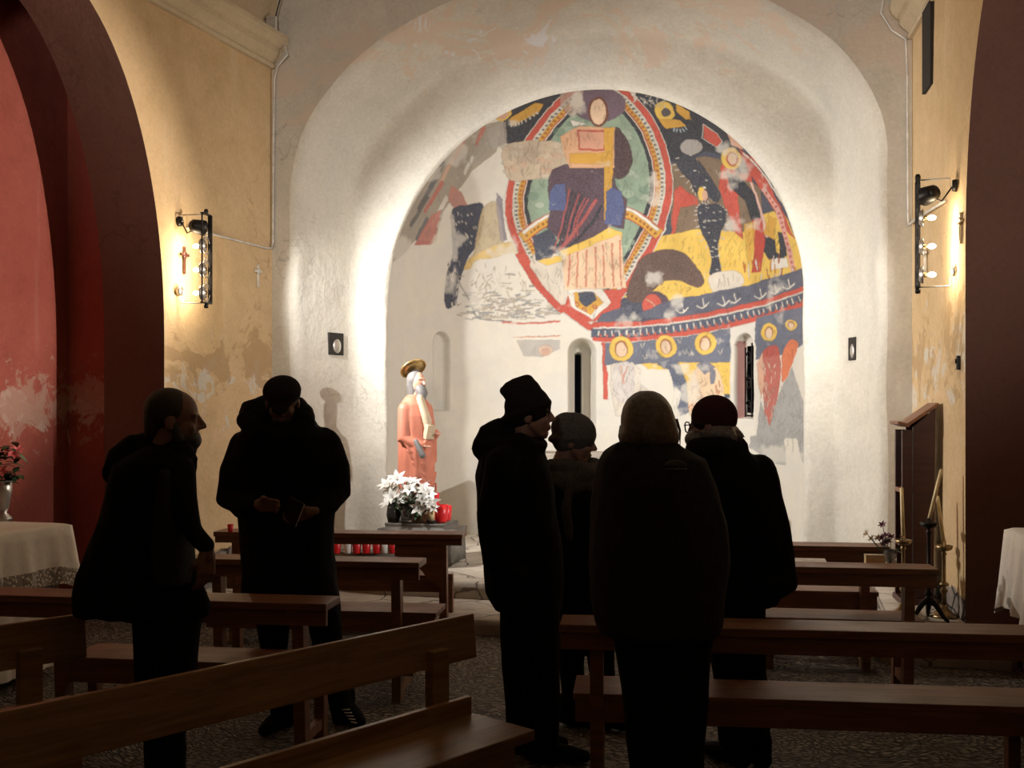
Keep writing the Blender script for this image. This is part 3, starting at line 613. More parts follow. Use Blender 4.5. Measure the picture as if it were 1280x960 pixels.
# dome: meridian planes hinged on the opening's diameter keep a clean arch edge
AZg, Sg = np.meshgrid(az, np.arange(NZ)); Rg = rr[Sg]; Zg = zc[Sg]
Xg = XC + Rg * np.cos(AZg); Yg = AY + Rg * np.sin(AZg)
low = Zg < AZS; depth = np.zeros_like(Xg); winds = []
def window(u, hw, zb, zt, d, ramp_w, splay=0):
    a0, t = azim(u, 0); x = (AZg - a0) * AR; zz = Zg
    ztc = zt - hw
    dd = np.where(zz > ztc, np.hypot(x, zz - ztc), np.abs(x)); dist = hw - dd; dist = np.minimum(dist, zz - zb)
    m = np.clip(dist / ramp_w, 0, 1) * (Zg < AZS); m = m * m * (3 - 2 * m)
    return m * d, a0
dL, aL = window(552, .125, 1.58, 2.42, .10, .02); dC, aC = window(728, .165, 1.35, 2.40, .34, .10); dR, aR = window(929, .15, 1.50, 2.38, .14, .03)
dC2, _ = window(724, .04, 1.42, 2.26, .8, .012); depth = np.maximum.reduce([dL, dC, dR, dC2])
rad = Rg + depth
nz_ = np.zeros_like(Xg)
for (kx, ky, am) in ((3.1, 2.3, .008), (7.7, 5.1, .004), (1.3, 1.9, .010)): nz_ += am * np.sin(AZg * kx * 1.9 + Zg * ky + kx) * np.sin(Zg * kx * 1.3 - AZg * ky)
edge = np.minimum(AZg, PI - AZg) ; rad = rad + nz_ * np.clip(edge / .2, 0, 1) * np.clip(Rg / .5, 0, 1)
X = XC + rad * np.cos(AZg); Y = AY + rad * np.sin(AZg); Z = Zg
Xf, Yf, Zf = XC + Rg * np.cos(AZg), AY + Rg * np.sin(AZg), Zg
fw = -Xf * ST + Yf * CT; U = 640 + FOC * (Xf * CT + Yf * ST) / fw; V = YH - FOC * (Zf - CZ) / fw
col = sample(U, V); al = col[..., 3:4]; rgb = np.where(al > 1e-3, col[..., :3] / np.maximum(al, 1e-3), 0) * .74; al = np.where(depth[..., None] > .03, 0, al); _rv = (dR > .012) & ((AZg - aR) * AR > .105) & (Zg < 2.3); al = np.where(_rv[..., None], .8, al); rgb = np.where(_rv[..., None], np.array([.33, .10, .095]), rgb)
vs = np.stack([X, Y, Z], -1).reshape(-1, 3)
i, j = np.mgrid[0:NZ - 1, 0:NA - 1]; a_ = i * NA + j; quads = np.stack([a_, a_ + 1, a_ + NA + 1, a_ + NA], -1).reshape(-1, 4)
hx = (AZg - aR) * AR; hole = (dC2 > .72) | ((dR > .135) & (np.abs(hx) < .10) & (Zg > 1.56) & (Zg < 2.26))
keep = ~(hole[:-1, :-1] & hole[1:, 1:] & hole[:-1, 1:] & hole[1:, :-1]).reshape(-1); quads = quads[keep]
me = bpy.data.meshes.new('wall_apse'); me.vertices.add(len(vs)); me.vertices.foreach_set('co', vs.ravel().astype(np.float32))
me.loops.add(quads.size); me.loops.foreach_set('vertex_index', quads.ravel().astype(np.int32)); me.polygons.add(len(quads))
me.polygons.foreach_set('loop_start', np.arange(0, quads.size, 4, dtype=np.int32)); me.polygons.foreach_set('use_smooth', np.ones(len(quads), bool)); me.update(calc_edges=True)
ca = me.color_attributes.new('fresco', 'FLOAT_COLOR', 'POINT'); ca.data.foreach_set('color', np.concatenate([rgb, al], -1).reshape(-1).astype(np.float32))
m, nt, bs = mat_new('apse_fresco')
at = nn(nt, 'ShaderNodeVertexColor'); at.layer_name = 'fresco'
a = ramp(nt, noise_n(nt, 1.6, 7, .62, .6), .35, .68); b = ramp(nt, noise_n(nt, 6, 8, .7, .3), .42, .75)
base = mixc(nt, a, (.60, .575, .52), (.66, .61, .51)); base = mixc(nt, mathn(nt, 'MULTIPLY', b, .4), base, (.52, .50, .46))
wear = ramp(nt, noise_n(nt, 9, 9, .75, .4), .62, .76, (1, 1, 1), (.5, .5, .5)); wear2 = ramp(nt, noise_n(nt, 60, 4, .7), .3, .8, (1, 1, 1), (.86, .86, .86))
f = mathn(nt, 'MULTIPLY', mathn(nt, 'MULTIPLY', at.outputs['Alpha'], wear), wear2)
nt.links.new(mixc(nt, f, base, at.outputs['Color']), bs.inputs['Base Color']); bs.inputs['Roughness'].default_value = .9; bs.inputs['Specular IOR Level'].default_value = .2
bump(nt, bs, noise_n(nt, 7, 9, .65), .35, .02)
me.materials.append(m); apse = bpy.data.objects.new('wall_apse', me); C.objects.link(apse); tag(apse, kind='structure')
# iron grille in the right window of the apse
def polar(az_, r, z): return Vector((XC + r * math.cos(az_), AY + r * math.sin(az_), z))
gr = thing('window_grille', 'black wrought iron scroll grille set in the right window of the painted apse', 'grille', polar(aR, AR + .125, 1.52), aR - PI / 2)
fr = MB(); fr.box((-.005, 0, .38), (.012, .012, .76)); fr.box((.10, 0, .36), (.012, .012, .72)); fr.box((-.10, 0, .36), (.012, .012, .72)); fr.box((0, 0, .02), (.21, .012, .014)); fr.box((0, 0, .40), (.21, .012, .012)); fr.build('frame', M['black_iron'], gr)
for k in range(6):
    sc_ = MB(); cx = -.052 if k % 2 else .048; cz = .10 + (k // 2) * .25
    pts = [(cx + (.006 + .034 * t) * math.cos(t * 9 * (1 if k % 2 else -1)), 0, cz + (.01 + .075 * t) * math.sin(t * 9)) for t in np.linspace(0, 1, 26)]
    sc_.tube(pts, .006, 6); sc_.build('scroll', M['black_iron'], gr, True)

# ---- side walls with arched openings ---------------------------------------------
def side_wall(name, wf, ya, yb, zs, rise, thick, sgn, mat, cap_mat, ytop=8.62):
    yc, hw = (ya + yb) / 2, (yb - ya) / 2; nv, na = 14, 48
    prof = [(yb, zs * i / nv) for i in range(nv)] + [(yc + hw * math.cos(PI * i / na), zs + rise * math.sin(PI * i / na)) for i in range(na + 1)] + [(ya, zs - zs * (i + 1) / nv) for i in range(nv)]
    y0, y1, zt = -3.2, ytop, 5.4
    inn = [Vector((wf(y), y, z)) for y, z in prof]; out = []
    for y, z in prof:
        if z <= zs + 1e-6 and y > yc: out.append((y1, z))
        elif z <= zs + 1e-6: out.append((y0, z))
        else:
            dy, dz = y - yc, z - zs; k = min(((y1 - yc) if dy > 0 else (yc - y0)) / max(abs(dy), 1e-6), (zt - zs) / max(dz, 1e-6)); out.append((yc + dy * k, zs + dz * k))
    wv = lambda p, a: Vector((p.x + a * mnoise.noise(Vector((p.y * 1.2, p.z * 1.2, 3.1))), p.y, p.z))
    ot = [Vector((wf(y), y, z)) for y, z in out]
    md = [wv(a.lerp(b, t), .02) for t in (.12,) for a, b in zip(inn, ot)]; md2 = [wv(a.lerp(b, .45), .03) for a, b in zip(inn, ot)]
    mb = MB(); mb.rings([ot, md2, md, inn], cap=False, closed=False); struct(name, mb, mat, True)
    mb = MB(); bk = [p + Vector((sgn * thick, 0, 0)) for p in inn]; far = [p + Vector((sgn * (thick + .004), 0, 0)) for p in inn]
    fl = [Vector((p.x + sgn * thick, yc + (p.y - yc) * 1.6, zs + (p.z - zs) * 1.3 if p.z > zs else p.z)) for p in inn]
    mb.rings([inn, [a.lerp(b, .5) for a, b in zip(inn, bk)], bk, fl], cap=False, closed=False); struct(name.replace('wall_', 'wall_arch_'), mb, cap_mat)
side_wall('wall_left', wallL, 4.55, 7.10, 2.2, 2.46, .54, -1, M['ochre'], M['jamb'])
side_wall('wall_right', wallR, 4.95, 7.03, 2.6, 1.80, .35, 1, M['ochre'], M['jamb'])
def chapel(name, x_near, x_far, y0, y1, zt, mat):
    mb = MB(); A = [(x_near, y1), (x_far, y1), (x_far, y0), (x_near, y0)]
    lo = [Vector((x, y, 0)) for x, y in A]; hi = [Vector((x, y, zt)) for x, y in A]; mb.rings([lo, hi], cap=False, closed=False)
    mb.add([Vector((x, y, zt)) for x, y in A], [(0, 1, 2, 3)]); mb.add([Vector((x, y, 0)) for x, y in A], [(0, 1, 2, 3)]); return struct(name, mb, mat)
chapel('wall_chapel_left', -5.22, -5.67, 3.6, 7.22, 5.4, M['red'])
chapel('wall_chapel_right', 1.40, 2.3, 3.9, 7.35, 5.4, M['red'])
# back of the nave and vault
mb = MB(); mb.box((-1.8, -3.1, 3.9), (9, .2, 8)); struct('wall_back', mb, M['ochre'])
mb = MB(); rg = []
for y in np.linspace(8.7, -3.2, 14):
    a0, a1 = wallL(y), wallR(y); xc = (a0 + a1) / 2; hw = (a1 - a0) / 2 + .01
    rg.append([Vector((xc + hw * math.cos(t), y, 4.72 + hw * math.sin(t))) for t in np.linspace(0, PI, 40)])
mb.rings(rg, cap=False, closed=False); struct('ceiling', mb, M['vault'], True)
# cornices
def cornice(name, wf, sgn, zb, y0=-3.1, y1=8.59):
    prof = [(0, 0), (.035, .0), (.04, .03), (.03, .05), (.075, .09), (.10, .12), (.10, .155), (.125, .165), (.16, .20), (.175, .24), (.175, .275), (0, .30)]
    rg = []
    for y in np.linspace(y1, y0, 30):
        w = .006 * mnoise.noise(Vector((y * 2, sgn, 0)))
        rg.append([Vector((wf(y) - sgn * (d + w), y, zb + z + w)) for d, z in prof])
    mb = MB(); mb.rings(rg, cap=True); struct(name, mb, M['cornice'])
cornice('trim_3', wallL, -1, 4.70); cornice('trim_4', wallR, 1, 4.47)
# narrow slot high in the right wall: solid box, its shade painted near-black
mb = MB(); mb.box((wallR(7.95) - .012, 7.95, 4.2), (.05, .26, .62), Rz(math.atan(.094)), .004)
M['slot'] = simple('black_and_recess_shade', (.02, .016, .012), .9)
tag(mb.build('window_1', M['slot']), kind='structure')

# ------------------------------------------------------------------ lamps on the two side walls
def sconce(sgn, wf, y, zc, label):
    ang = math.atan(.094) * (1 if sgn > 0 else -1)
    x = wf(y); t = thing('wall_lamp', label, 'wall lamp', (x, y, zc), -ang if sgn > 0 else -ang)
    s = -sgn                               # direction from the wall into the room
    off = .235; H = .70; W = .14           # frame stands off the wall, bars face the room
    f = MB(); f.box((s * off, -W / 2, 0), (.010, .010, H), None, .002); f.box((s * off, W / 2, 0), (.035, .014, H), None, .002)
    for z in (H / 2, -H / 2): f.box((s * off, 0, z), (.03, W, .010), None, .002)
    f.box((s * (off + .012), 0, 0), (.01, W, H), None, .001) if False else None
    fo = f.build('frame', M['black_iron'], t)
    for z in (H / 2 + .02, -H / 2 - .02): MB().lathe((s * off, 0, z), [(.001, -.022), (.016, -.02), (.018, 0), (.013, .018), (.001, .022)], 12).build('finial', M['black_iron'], t, True)
    for k in range(3):
        zz = .10 - k * .185
        g = MB(); g.tube([(s * off, .065 * math.cos(a), zz + .065 * math.sin(a)) for a in np.linspace(.4, 2 * PI - .2, 26)], .005, 6)
        g.tube([(s * off, (.012 + .03 * q) * math.cos(6 * q), zz + .075 + (.012 + .02 * q) * math.sin(6 * q)) for q in np.linspace(0, 1, 16)], .004, 6)
        g.build('scroll', M['steel'], fo, True)
        g = MB(); g.tube([(s * (off - .0), 0, zz), (s * (off - .055), 0, zz)], [.018, .016], 12); sk = g.build('socket', M['brass'], t, True)
        g = MB(); g.rings([[Vector((s * (off - dx_), rr_ * math.cos(q), zz + rr_ * math.sin(q))) for q in np.linspace(0, 2 * PI, 24, endpoint=False)] for dx_, rr_ in ((.0, .02), (.012, .045), (.03, .058), (.034, .06), (.033, .056), (.014, .042))], cap=False); g.build('reflector', M['steel'], sk, True)
        b = MB(); b.ell((s * (off - .085), 0, zz), (.026, .017, .017), 14, 8); b.build('bulb', M['bulb'], t, True)
        p = Vector((x, y, zc)) + Rz(-ang) @ Vector((s * (off - .13), 0, zz)); lamp('POINT', 'bulb_light', p, BULB_W, (1, .80, .52), None, .03)
    for z in (H / 2, -H / 2):
        z2 = z - .05 if z > 0 else z + .10
        g = MB(); g.tube([(s * off, 0, z), (s * .04, 0, z), (s * .04, 0, z2), (0, 0, z2)], .0045, 6); g.build('bracket', M['steel'], t, True)
        g = MB(); g.tube([(s * .001, 0, z2), (s * .028, 0, z2)], [.042, .036], 18); g.build('wall_disc', M['steel'] if z < 0 else M['black_iron'], t, True)
    # spotlight head aimed at the apse
    hd = Vector((s * (off - .05), .03, H / 2 - .10)); lx = -s * .0 + s * .35
    d = Vector((s * .62, .78, -.10)).normalized(); g = MB()
    g.tube([hd - d * .10, hd - d * .08, hd, hd + d * .02], [.03, .05, .062, .062], 20); g.build('spot_head', M['black_iron'], t, True)
    g = MB(); g.tube([(s * .03, 0, H / 2 - .06), (s * .09, -.03, H / 2 - .15), (s * .16, -.02, H / 2 - .12), hd - d * .09], .006, 6); g.build('cable', M['black_iron'], t, True)
    return Vector((x, y, zc)) + Rz(-ang) @ (hd + d * .10), Rz(-ang) @ d
a, da = sconce(-1, wallL, 7.27, 2.79, 'black iron lamp frame with three lit bulbs on the left ochre wall')
b, db = sconce(1, wallR, 7.24, 2.75, 'black iron lamp frame with three lit bulbs on the right ochre wall')
spots = [o for o in scene.objects if o.name.startswith('spot_light')]
spots[0].location = a; spots[1].location = b
for o, tg in zip(spots, (SPOT_L[1], SPOT_R[1])): o.rotation_euler = (Vector(tg) - o.location).to_track_quat('-Z', 'Y').to_euler()

# conduits, junction box, crosses, small wall things
def on_wall(wf, y, z, off=.012, s=None):
    s = -1 if wf is wallR else 1
    return Vector((wf(y) + s * off, y, z))
t = MB(); pts = [(-4.49, 8.59, 5.06), (-4.50, 8.585, 4.96), (-4.42, 8.54, 4.90), (-4.38, 8.53, 4.80), (-4.50, 8.57, 4.72), (-4.535, 8.575, 4.60), (-4.545, 8.575, 4.0), (-4.55, 8.575, 3.12), (-4.55, 8.55, 3.065), (-4.565, 8.49, 3.055), on_wall(wallL, 7.9, 3.055, .015), on_wall(wallL, 7.36, 3.055, .015)]
tag(t.tube(pts, .010, 8).build('conduit', M['conduit'], None, True), 'thin grey electrical conduit running down the left corner of the ochre wall', 'conduit')
t = MB(); pts = [(.79, 8.55, 4.95), (.70, 8.54, 4.80), (.68, 8.54, 4.68), (.76, 8.57, 4.55), (.865, 8.575, 4.47), (.875, 8.575, 4.2), (.88, 8.575, 3.1), (.885, 8.56, 3.03), on_wall(wallR, 8.4, 3.04, .015), on_wall(wallR, 7.5, 3.0, .015)]
tag(t.tube(pts, .010, 8).build('conduit', M['conduit'], None, True), 'thin grey electrical conduit running down the right corner of the ochre wall', 'conduit')
jb = thing('junction_box', 'small grey junction box in the top left corner above the plaster cornice', 'junction box', PF(340, 30, 9.35), .3)
MB().box((0, 0, 0), (.09, .06, .12), None, .006).build('case', M['conduit'], jb); MB().box((0, -.034, 0), (.075, .012, .10), None, .004).build('lid', M['steel'], jb)
MB().tube([(-.03, 0, .05), (-.12, .0, .03), (-.16, 0, .0)], .006, 6).build('wire', M['black_iron'], jb); MB().tube([(.03, 0, .05), (.05, 0, .14), (.09, 0, .28)], .006, 6).build('wire', M['black_iron'], jb)
def cross(wf, y, z, h, label, mat, rot):
    s = -1 if wf is wallR else 1; c = thing('wall_cross', label, 'cross', (wf(y) + s * .012, y, z), rot)
    MB().box((0, 0, 0), (.018, .022, h), None, .004).build('upright', mat, c); MB().box((s * .002, 0, h * .2), (.02, h * .52, .022), None, .004).build('crossbar', mat, c)
    MB().ell((s * .006, 0, h * .2), (.012, .028, .028), 12, 8).build('boss', mat, c, True)
cross(wallL, 8.355, 2.79, .20, 'small grey metal cross on the ochre wall near the left corner', M['conduit'], math.atan(-.085))
cross(wallR, 8.10, 2.70, .20, 'small grey metal cross on the ochre wall near the right corner', M['conduit'], 0)
cross(wallL, 7.33, 2.79, .22, 'small dark wooden cross on the wall behind the left lamp', M['lectern'], 0)
cross(wallR, 7.10, 2.75, .20, 'small bronze cross on the wall behind the right lamp', M['brass'], 0)
from mathutils.bvhtree import BVHTree
bpy.context.view_layer.update()
_am = bpy.data.objects['wall_chancel_arch'].data; ARCH_BVH = BVHTree.FromPolygons([v.co.copy() for v in _am.vertices], [tuple(p.vertices) for p in _am.polygons])
def niche(u, v, w, h, fw_, label, rz):
    o_ = Vector((0, 0, CZ)); p, nr, _, _ = ARCH_BVH.ray_cast(o_, (PF(u, v, 5) - o_).normalized())
    if nr.dot(p - o_) > 0: nr = -nr
    p = p - nr * .003
    n = thing('wall_niche', label, 'wall niche', p, math.atan2(nr.y, nr.x) + PI / 2)
    MB().box((0, .0, 0), (w, .03, h), None, .004).build('recess_shade', M['slot'], n)  # near-black box at the plaster face, the hollow's shade put into its colour
    MB().ell((.01, -.012, -.02), (w * .30, .010, h * .33), 12, 8).build('foil', M['steel'], n, True)
niche(419.5, 430, .20, .21, 9.82, 'small dark square niche with crumpled foil in the left arch jamb', -1.15)
niche(1066, 436, .12, .19, 8.47, 'narrow dark niche in the right arch jamb', 1.2)
sb = thing('wall_switch', 'small black switch on the right ochre wall beside the brown pier', 'switch', on_wall(wallR, 7.16, 1.9, .012)); MB().box((0, 0, 0), (.02, .05, .09), None, .005).build('case', M['black_iron'], sb); MB().box((-.012, 0, .01), (.01, .02, .03), None, .003).build('rocker', M['black'], sb)

# ------------------------------------------------------------------ pews
PZH = .73
def pew(p0, p1, label, seat_x=(.0, 0), kneeler=False, brackets=False, group='dark wooden pews with a ledge'):
    p0, p1 = Vector((p0.x, p0.y, 0)), Vector((p1.x, p1.y, 0)); d = p1 - p0; L = d.length; rz = math.atan2(d.y, d.x)
    t = thing('pew', label, 'pew', p0, rz, group); W = M['pew']; H = PZH; ins = .17
    MB().box((L / 2, -.10, H - .0175), (L, .21, .035), None, .005).build('ledge', W, t)
    bh = .045 if brackets else .07
    MB().box((L / 2, -.175, H - .035 - bh / 2), (L - .01, .028, bh), None, .004).build('backrest', W, t)
    sx0, sx1 = .05 + seat_x[0], L - .05 + seat_x[1]
    MB().box(((sx0 + sx1) / 2, .04, .412), (sx1 - sx0, .30, .03), None, .005).build('seat', W, t)
    MB().box(((sx0 + sx1) / 2, -.095, .352), (sx1 - sx0 - .02, .025, .088), None, .003).build('apron', W, t)
    for x in (.15 + max(seat_x[0] - .1, 0), L - .145):
        a = Vector((x, -.14, H - .035)); b = Vector((x, -.10, .0)); dd = a - b
        rot = Matrix.Rotation(-math.atan2(dd.y, dd.z), 3, 'X')
        MB().box((a + b) / 2, (.055, .075, dd.length), rot, .004).build('leg', W, t)
        MB().box((x, .155, .2), (.05, .06, .40), None, .004).build('leg', W, t)
        MB().box((x, .04, .09), (.035, .32, .05), None, .003).build('stretcher', W, t)
        if brackets:
            pr = [(x - .035, -.16, H - .14)] + [(x - .035 - .0, -.16, H - .14)]
            o = MB(); sg = 1 if x > L / 2 else -1
            pl = [(x, H - .035), (x - sg * .34, H - .035), (x - sg * .34, H - .16), (x - sg * .22, H - .20), (x - sg * .14, H - .27), (x - sg * .10, H - .33), (x - sg * .03, H - .37), (x, H - .40)]
            o.prism([(px, -.17, pz) for px, pz in pl], (0, .03, 0)).build('bracket', W, t)
    if kneeler:
        kn = MB().box(((sx0 + sx1) / 2, -.42, .17), (sx1 - sx0 - .1, .14, .028), None, .004).build('kneeler', M['pewf'], t)
        for x in (sx0 + ins, sx1 - ins):
            MB().box((x + .02, -.27, .075), (.045, .36, .04), Matrix.Rotation(.12, 3, 'X'), .004).build('kneeler_arm', M['pewf'], kn)
            MB().box((x + .02, -.42, .077), (.05, .10, .155), None, .004).build('kneeler_foot', M['pewf'], kn)
    return t
pew(PZ(-60, 732, PZH), PZ(425, 745, PZH), 'dark pew at left that crosses in front of the man in the flat cap', (.62, .0))
pew(PZ(255, 692, PZH), PZ(533, 697, PZH), 'second dark pew behind the man in the flat cap, with a kneeler', (0, .13), True)
pew(PZ(280, 660.5, PZH), PZ(583, 664, PZH), 'farthest left pew with curved brackets, in front of the statue and flowers', (0, -.12), True, True)
pew(PZ(703, 768, PZH), PZ(1330, 782, PZH), 'long dark pew at lower right in front of the bearded man', (0, 0))
pew(PZ(905, 700, PZH), PZ(1162, 705, PZH), 'right pew with paper on its ledge, between the long pew and the candlesticks', (0, 0))
pew(PZ(905, 671, .755), PZ(1104, 674, .755), 'farthest right pew just before the altar step', (0, 0), True)

def bench(E, ang_d, L, label):
    """bench with plain back board; local x runs from the far end E towards the viewer, seat on local +y"""
    d = Vector((ang_d[0], ang_d[1], 0)).normalized(); rz = math.atan2(d.y, d.x)
    t = thing('bench', label, 'bench', (E.x, E.y, 0), rz, 'pale diagonal benches'); W = M['pewf']
    tilt = Matrix.Rotation(.10, 3, 'X')
    MB().box((L / 2, -.03, .715), (L, .03, .17), tilt, .005).build('backrest', W, t)
    MB().box((L / 2 + .04, .03, .45), (L - .08, .025, .11), None, .004).build('lower_rail', W, t)
    MB().box((L / 2 + .03, .185, .415), (L - .06, .32, .04), None, .006).build('seat', W, t)
    MB().box((L / 2 + .06, .325, .35), (L - .20, .025, .09), None, .004).build('apron', W, t)
    for x in (.22, L - .22):
        a = Vector((x, -.005, .70)); b = Vector((x, .0, 0)); MB().box((a + b) / 2, (.085, .045, .70), None, .004).build('leg', W, t)
        MB().box((x, .27, .2), (.075, .05, .40), None, .004).build('leg', W, t); MB().box((x, .14, .10), (.035, .26, .05), None, .003).build('stretcher', W, t)
    return t
Fe = PZ(598, 768, .80)
bench(Vector((Fe.x, Fe.y)).to_3d(), (-.455, -.89), 2.6, 'pale wooden bench running diagonally across the lower left foreground')
L0 = PZ(110, 768, .80)
bench(Vector((L0.x, L0.y)).to_3d(), (-.50, -.866), 2.3, 'pale bench cut by the left edge of the picture, below the white altar cloth')

# ------------------------------------------------------------------ altars with cloths
def cloth_altar(name, x0, x1, y0, y1, H, drop, label_a, label_c, lace=True, seed=0, zb=0.0):
    t = thing('altar_table', label_a, 'altar', ((x0 + x1) / 2, (y0 + y1) / 2, zb)); w, l = x1 - x0, y1 - y0
    MB().box((0, 0, H - zb - .03), (w - .05, l - .05, .05), None, .006).build('tabletop', M['stone'], t)
    MB().box((0, 0, (H - zb - .055) / 2), (w - .30, l - .22, H - zb - .055), None, .01).build('base', M['stone'], t)
    c = thing('altar_cloth', label_c, 'tablecloth', ((x0 + x1) / 2, (y0 + y1) / 2, H)); n = 220; rg = []
    def per(s):
        q = s * 2 * (w + l)
        if q < w: return -w / 2 + q, -l / 2, 0, -1
        q -= w
        if q < l: return w / 2, -l / 2 + q, 1, 0
        q -= l
        if q < w: return w / 2 - q, l / 2, 0, 1
        q -= w; return -w / 2, l / 2 - q, -1, 0
    def rowz(z, flare, k):
        r = []
        for i in range(n):
            x, y, nx, ny = per(i / n); ph = i * .55 + seed; cx = abs(x) / (w / 2); cy = abs(y) / (l / 2); corner = max(0, (min(cx, cy) - .86) / .14)
            o = flare + k * math.sin(ph) + k * .5 * math.sin(ph * 2.3 + 1); sx, sy = (1 if x > 0 else -1), (1 if y > 0 else -1)
            r.append(Vector((x + nx * o + sx * corner * flare, y + ny * o + sy * corner * flare, z - corner * abs(z) * .18)))
        return r
    rg = [[Vector((p.x * .5, p.y * .5, .006)) for p in rowz(.0, 0, 0)], [Vector((p.x, p.y, .006)) for p in rowz(0, -.01, 0)]] + [rowz(-drop * s, .012 + .035 * s, .018 * s) for s in (.02, .2, .45, .7, .86)]
    mb = MB(); mb.rings(rg, cap=False); mb.add(rg[0], [tuple(range(n))]); mb.build('cloth', M['white_cloth'], c, True)
    mb = MB(); mb.rings([rowz(-drop * s, .013 + .035 * s, .018 * s) for s in (.70, .78, .86, .94, 1.0)], cap=False)
    o = mb.build('lace_border' if lace else 'hem', M['lace'] if lace else M['white_cloth'], c, True)
    if not lace: return t
    return t
m, nt, bs = mat_new('lace'); tc = nn(nt, 'ShaderNodeTexCoord'); vo = nn(nt, 'ShaderNodeTexVoronoi'); vo.inputs['Scale'].default_value = 55; nt.links.new(tc.outputs['Object'], vo.inputs['Vector'])
nt.links.new(mixc(nt, ramp(nt, vo.outputs['Distance'], .3, .5), (.72, .68, .62), (.26, .23, .2)), bs.inputs['Base Color']); bs.inputs['Roughness'].default_value = .9; bump(nt, bs, vo.outputs['Distance'], .6, .01); M['lace'] = m
cloth_altar('altar_left', -5.35, -4.27, 3.75, 5.44, .90, .34, 'stone side altar in the left red chapel', 'white lace-edged cloth on the altar in the left red chapel', True, 0)
# longer under-cloth on the left altar
uc = MB(); n = 90; rg = []
for z in (.55, .3, .05):
    rg.append([Vector((-4.31 + .012 * math.sin(i * .8) * (1 - z), 3.80 + 1.60 * i / (n - 1), z)) for i in range(n)] + [Vector((-4.31 - .9 * i / 40, 5.40 + .012 * math.sin(i * .9) * (1 - z), z)) for i in range(41)])
tag(uc.rings(rg, cap=False, closed=False).build('under_cloth', M['white_cloth'], None, True), 'plain white under-cloth hanging below the lace on the left chapel altar', 'tablecloth')
cloth_altar('altar_right', 1.19, 1.95, 4.6, 6.40, .93, .42, 'side altar in the right chapel at the right edge', 'plain white cloth on the altar at the right edge', False, 2)
# main altar in the apse, hidden behind the group
t = thing('main_altar', 'stone altar table in the middle of the apse behind the group', 'altar', (-1.9, 9.75, .26), 0)
MB().box((0, 0, .88), (1.55, .75, .10), None, .015).build('slab', M['stone'], t); MB().box((0, 0, .415), (1.1, .5, .83), None, .02).build('base', M['east'], t)

# ------------------------------------------------------------------ statue of a bearded saint on its stone
def rnd_rock(c, r, seed, mat, label, name='stone_block', cat='stone'):
    bm = bmesh.new(); bmesh.ops.create_cube(bm, size=2); bmesh.ops.bevel(bm, geom=list(bm.edges), offset=.25, segments=3, affect='EDGES'); bmesh.ops.subdivide_edges(bm, edges=list(bm.edges), cuts=2, use_grid_fill=True)
    for v in bm.verts:
        k = 1 + .10 * mnoise.noise(v.co * 1.3 + Vector((seed, 0, 0))) + .05 * mnoise.noise(v.co * 4 + Vector((seed, 3, 0))); v.co = Vector((v.co.x * r[0] * k, v.co.y * r[1] * k, v.co.z * r[2] * (1 + .5 * (k - 1))))
    me = bpy.data.meshes.new(name); bm.to_mesh(me); bm.free(); me.materials.append(mat)
    for p in me.polygons: p.use_smooth = True
    o = bpy.data.objects.new(name, me); C.objects.link(o); o.location = c; tag(o, label, cat); return o
SP = PF(519, 600, 9.2); SP.z = 0
rnd_rock((SP.x + .10, SP.y - .10, .43), (.34, .26, .19), 2, M['dark_stone'], 'rough stone block under the statue and the white flowers')
stz = .605; k_ = 1.43
st = thing('saint_statue', 'painted statue of a bearded saint in a salmon robe by the left arch jamb', 'statue', (SP.x, SP.y + .03, stz), .0)
# robe: stacked rings with folds; faces right (+x) and a little towards the viewer
FAC = -.45
def robe_ring(z, rx, ry, cx, fold, n=48, ph=0, sharp=0):
    r = []
    for j in range(n):
        a = 2 * PI * j / n; f = 1 + fold * (math.sin(a * 9 + ph + z * 3) + .5 * math.sin(a * 15 - z * 4)); r.append(Rz(FAC) @ Vector((rx * math.cos(a) * f + cx, ry * .82 * math.sin(a) * f, z)))
    return r
mb = MB(); mb.rings([robe_ring(z, rx, ry, cx, f) for z, rx, ry, cx, f in [(0, .15, .17, .0, .035), (.10, .135, .155, 0, .04), (.30, .13, .15, .0, .03), (.45, .12, .15, .0, .03)]]); mb.build('tunic', M['tunic'], st, True)
mb = MB()
for z, rx, ry, cx, f in []: pass
mb.rings([robe_ring(z, rx, ry, cx, f, ph=1) for z, rx, ry, cx, f in [(.16, .10, .155, -.045, .03), (.24, .135, .175, -.02, .03), (.34, .165, .185, .0, .03), (.50, .165, .19, .0, .028), (.66, .155, .195, .0, .022), (.80, .15, .20, -.005, .018), (.94, .14, .20, -.01, .012), (1.04, .12, .18, -.015, .008), (1.10, .085, .12, -.02, 0), (1.13, .06, .07, -.02, 0)]])
for s in (-1, 1):
    sh = Rz(FAC) @ Vector((-.01, s * .13, 1.0)); el = Rz(FAC) @ Vector((.01, s * .165, .74)); ha = Rz(FAC) @ Vector((.14, s * .09, .70 + (.08 if s > 0 else -.03)))
    mb.tube([sh, el, ha], [.062, .06, .045], 14, True); mb.tube([ha + Vector((-.03, 0, 0)), ha + Rz(FAC) @ Vector((-.02, s * .02, -.24))], [.05, .02], 10, True)
for k in range(5):   # diagonal drape folds over the front
    a0 = -.9 + k * .28; mb.tube([Rz(FAC) @ Vector((.155 * math.cos(a0 - .5 + q * 1.3), .19 * math.sin(a0 - .5 + q * 1.3), .74 - .10 * k - .12 * math.sin(q * PI))) for q in np.linspace(0, 1, 9)], .012, 8)
mb.build('robe', M['robe'], st, voxel=.008, smooth_it=2)
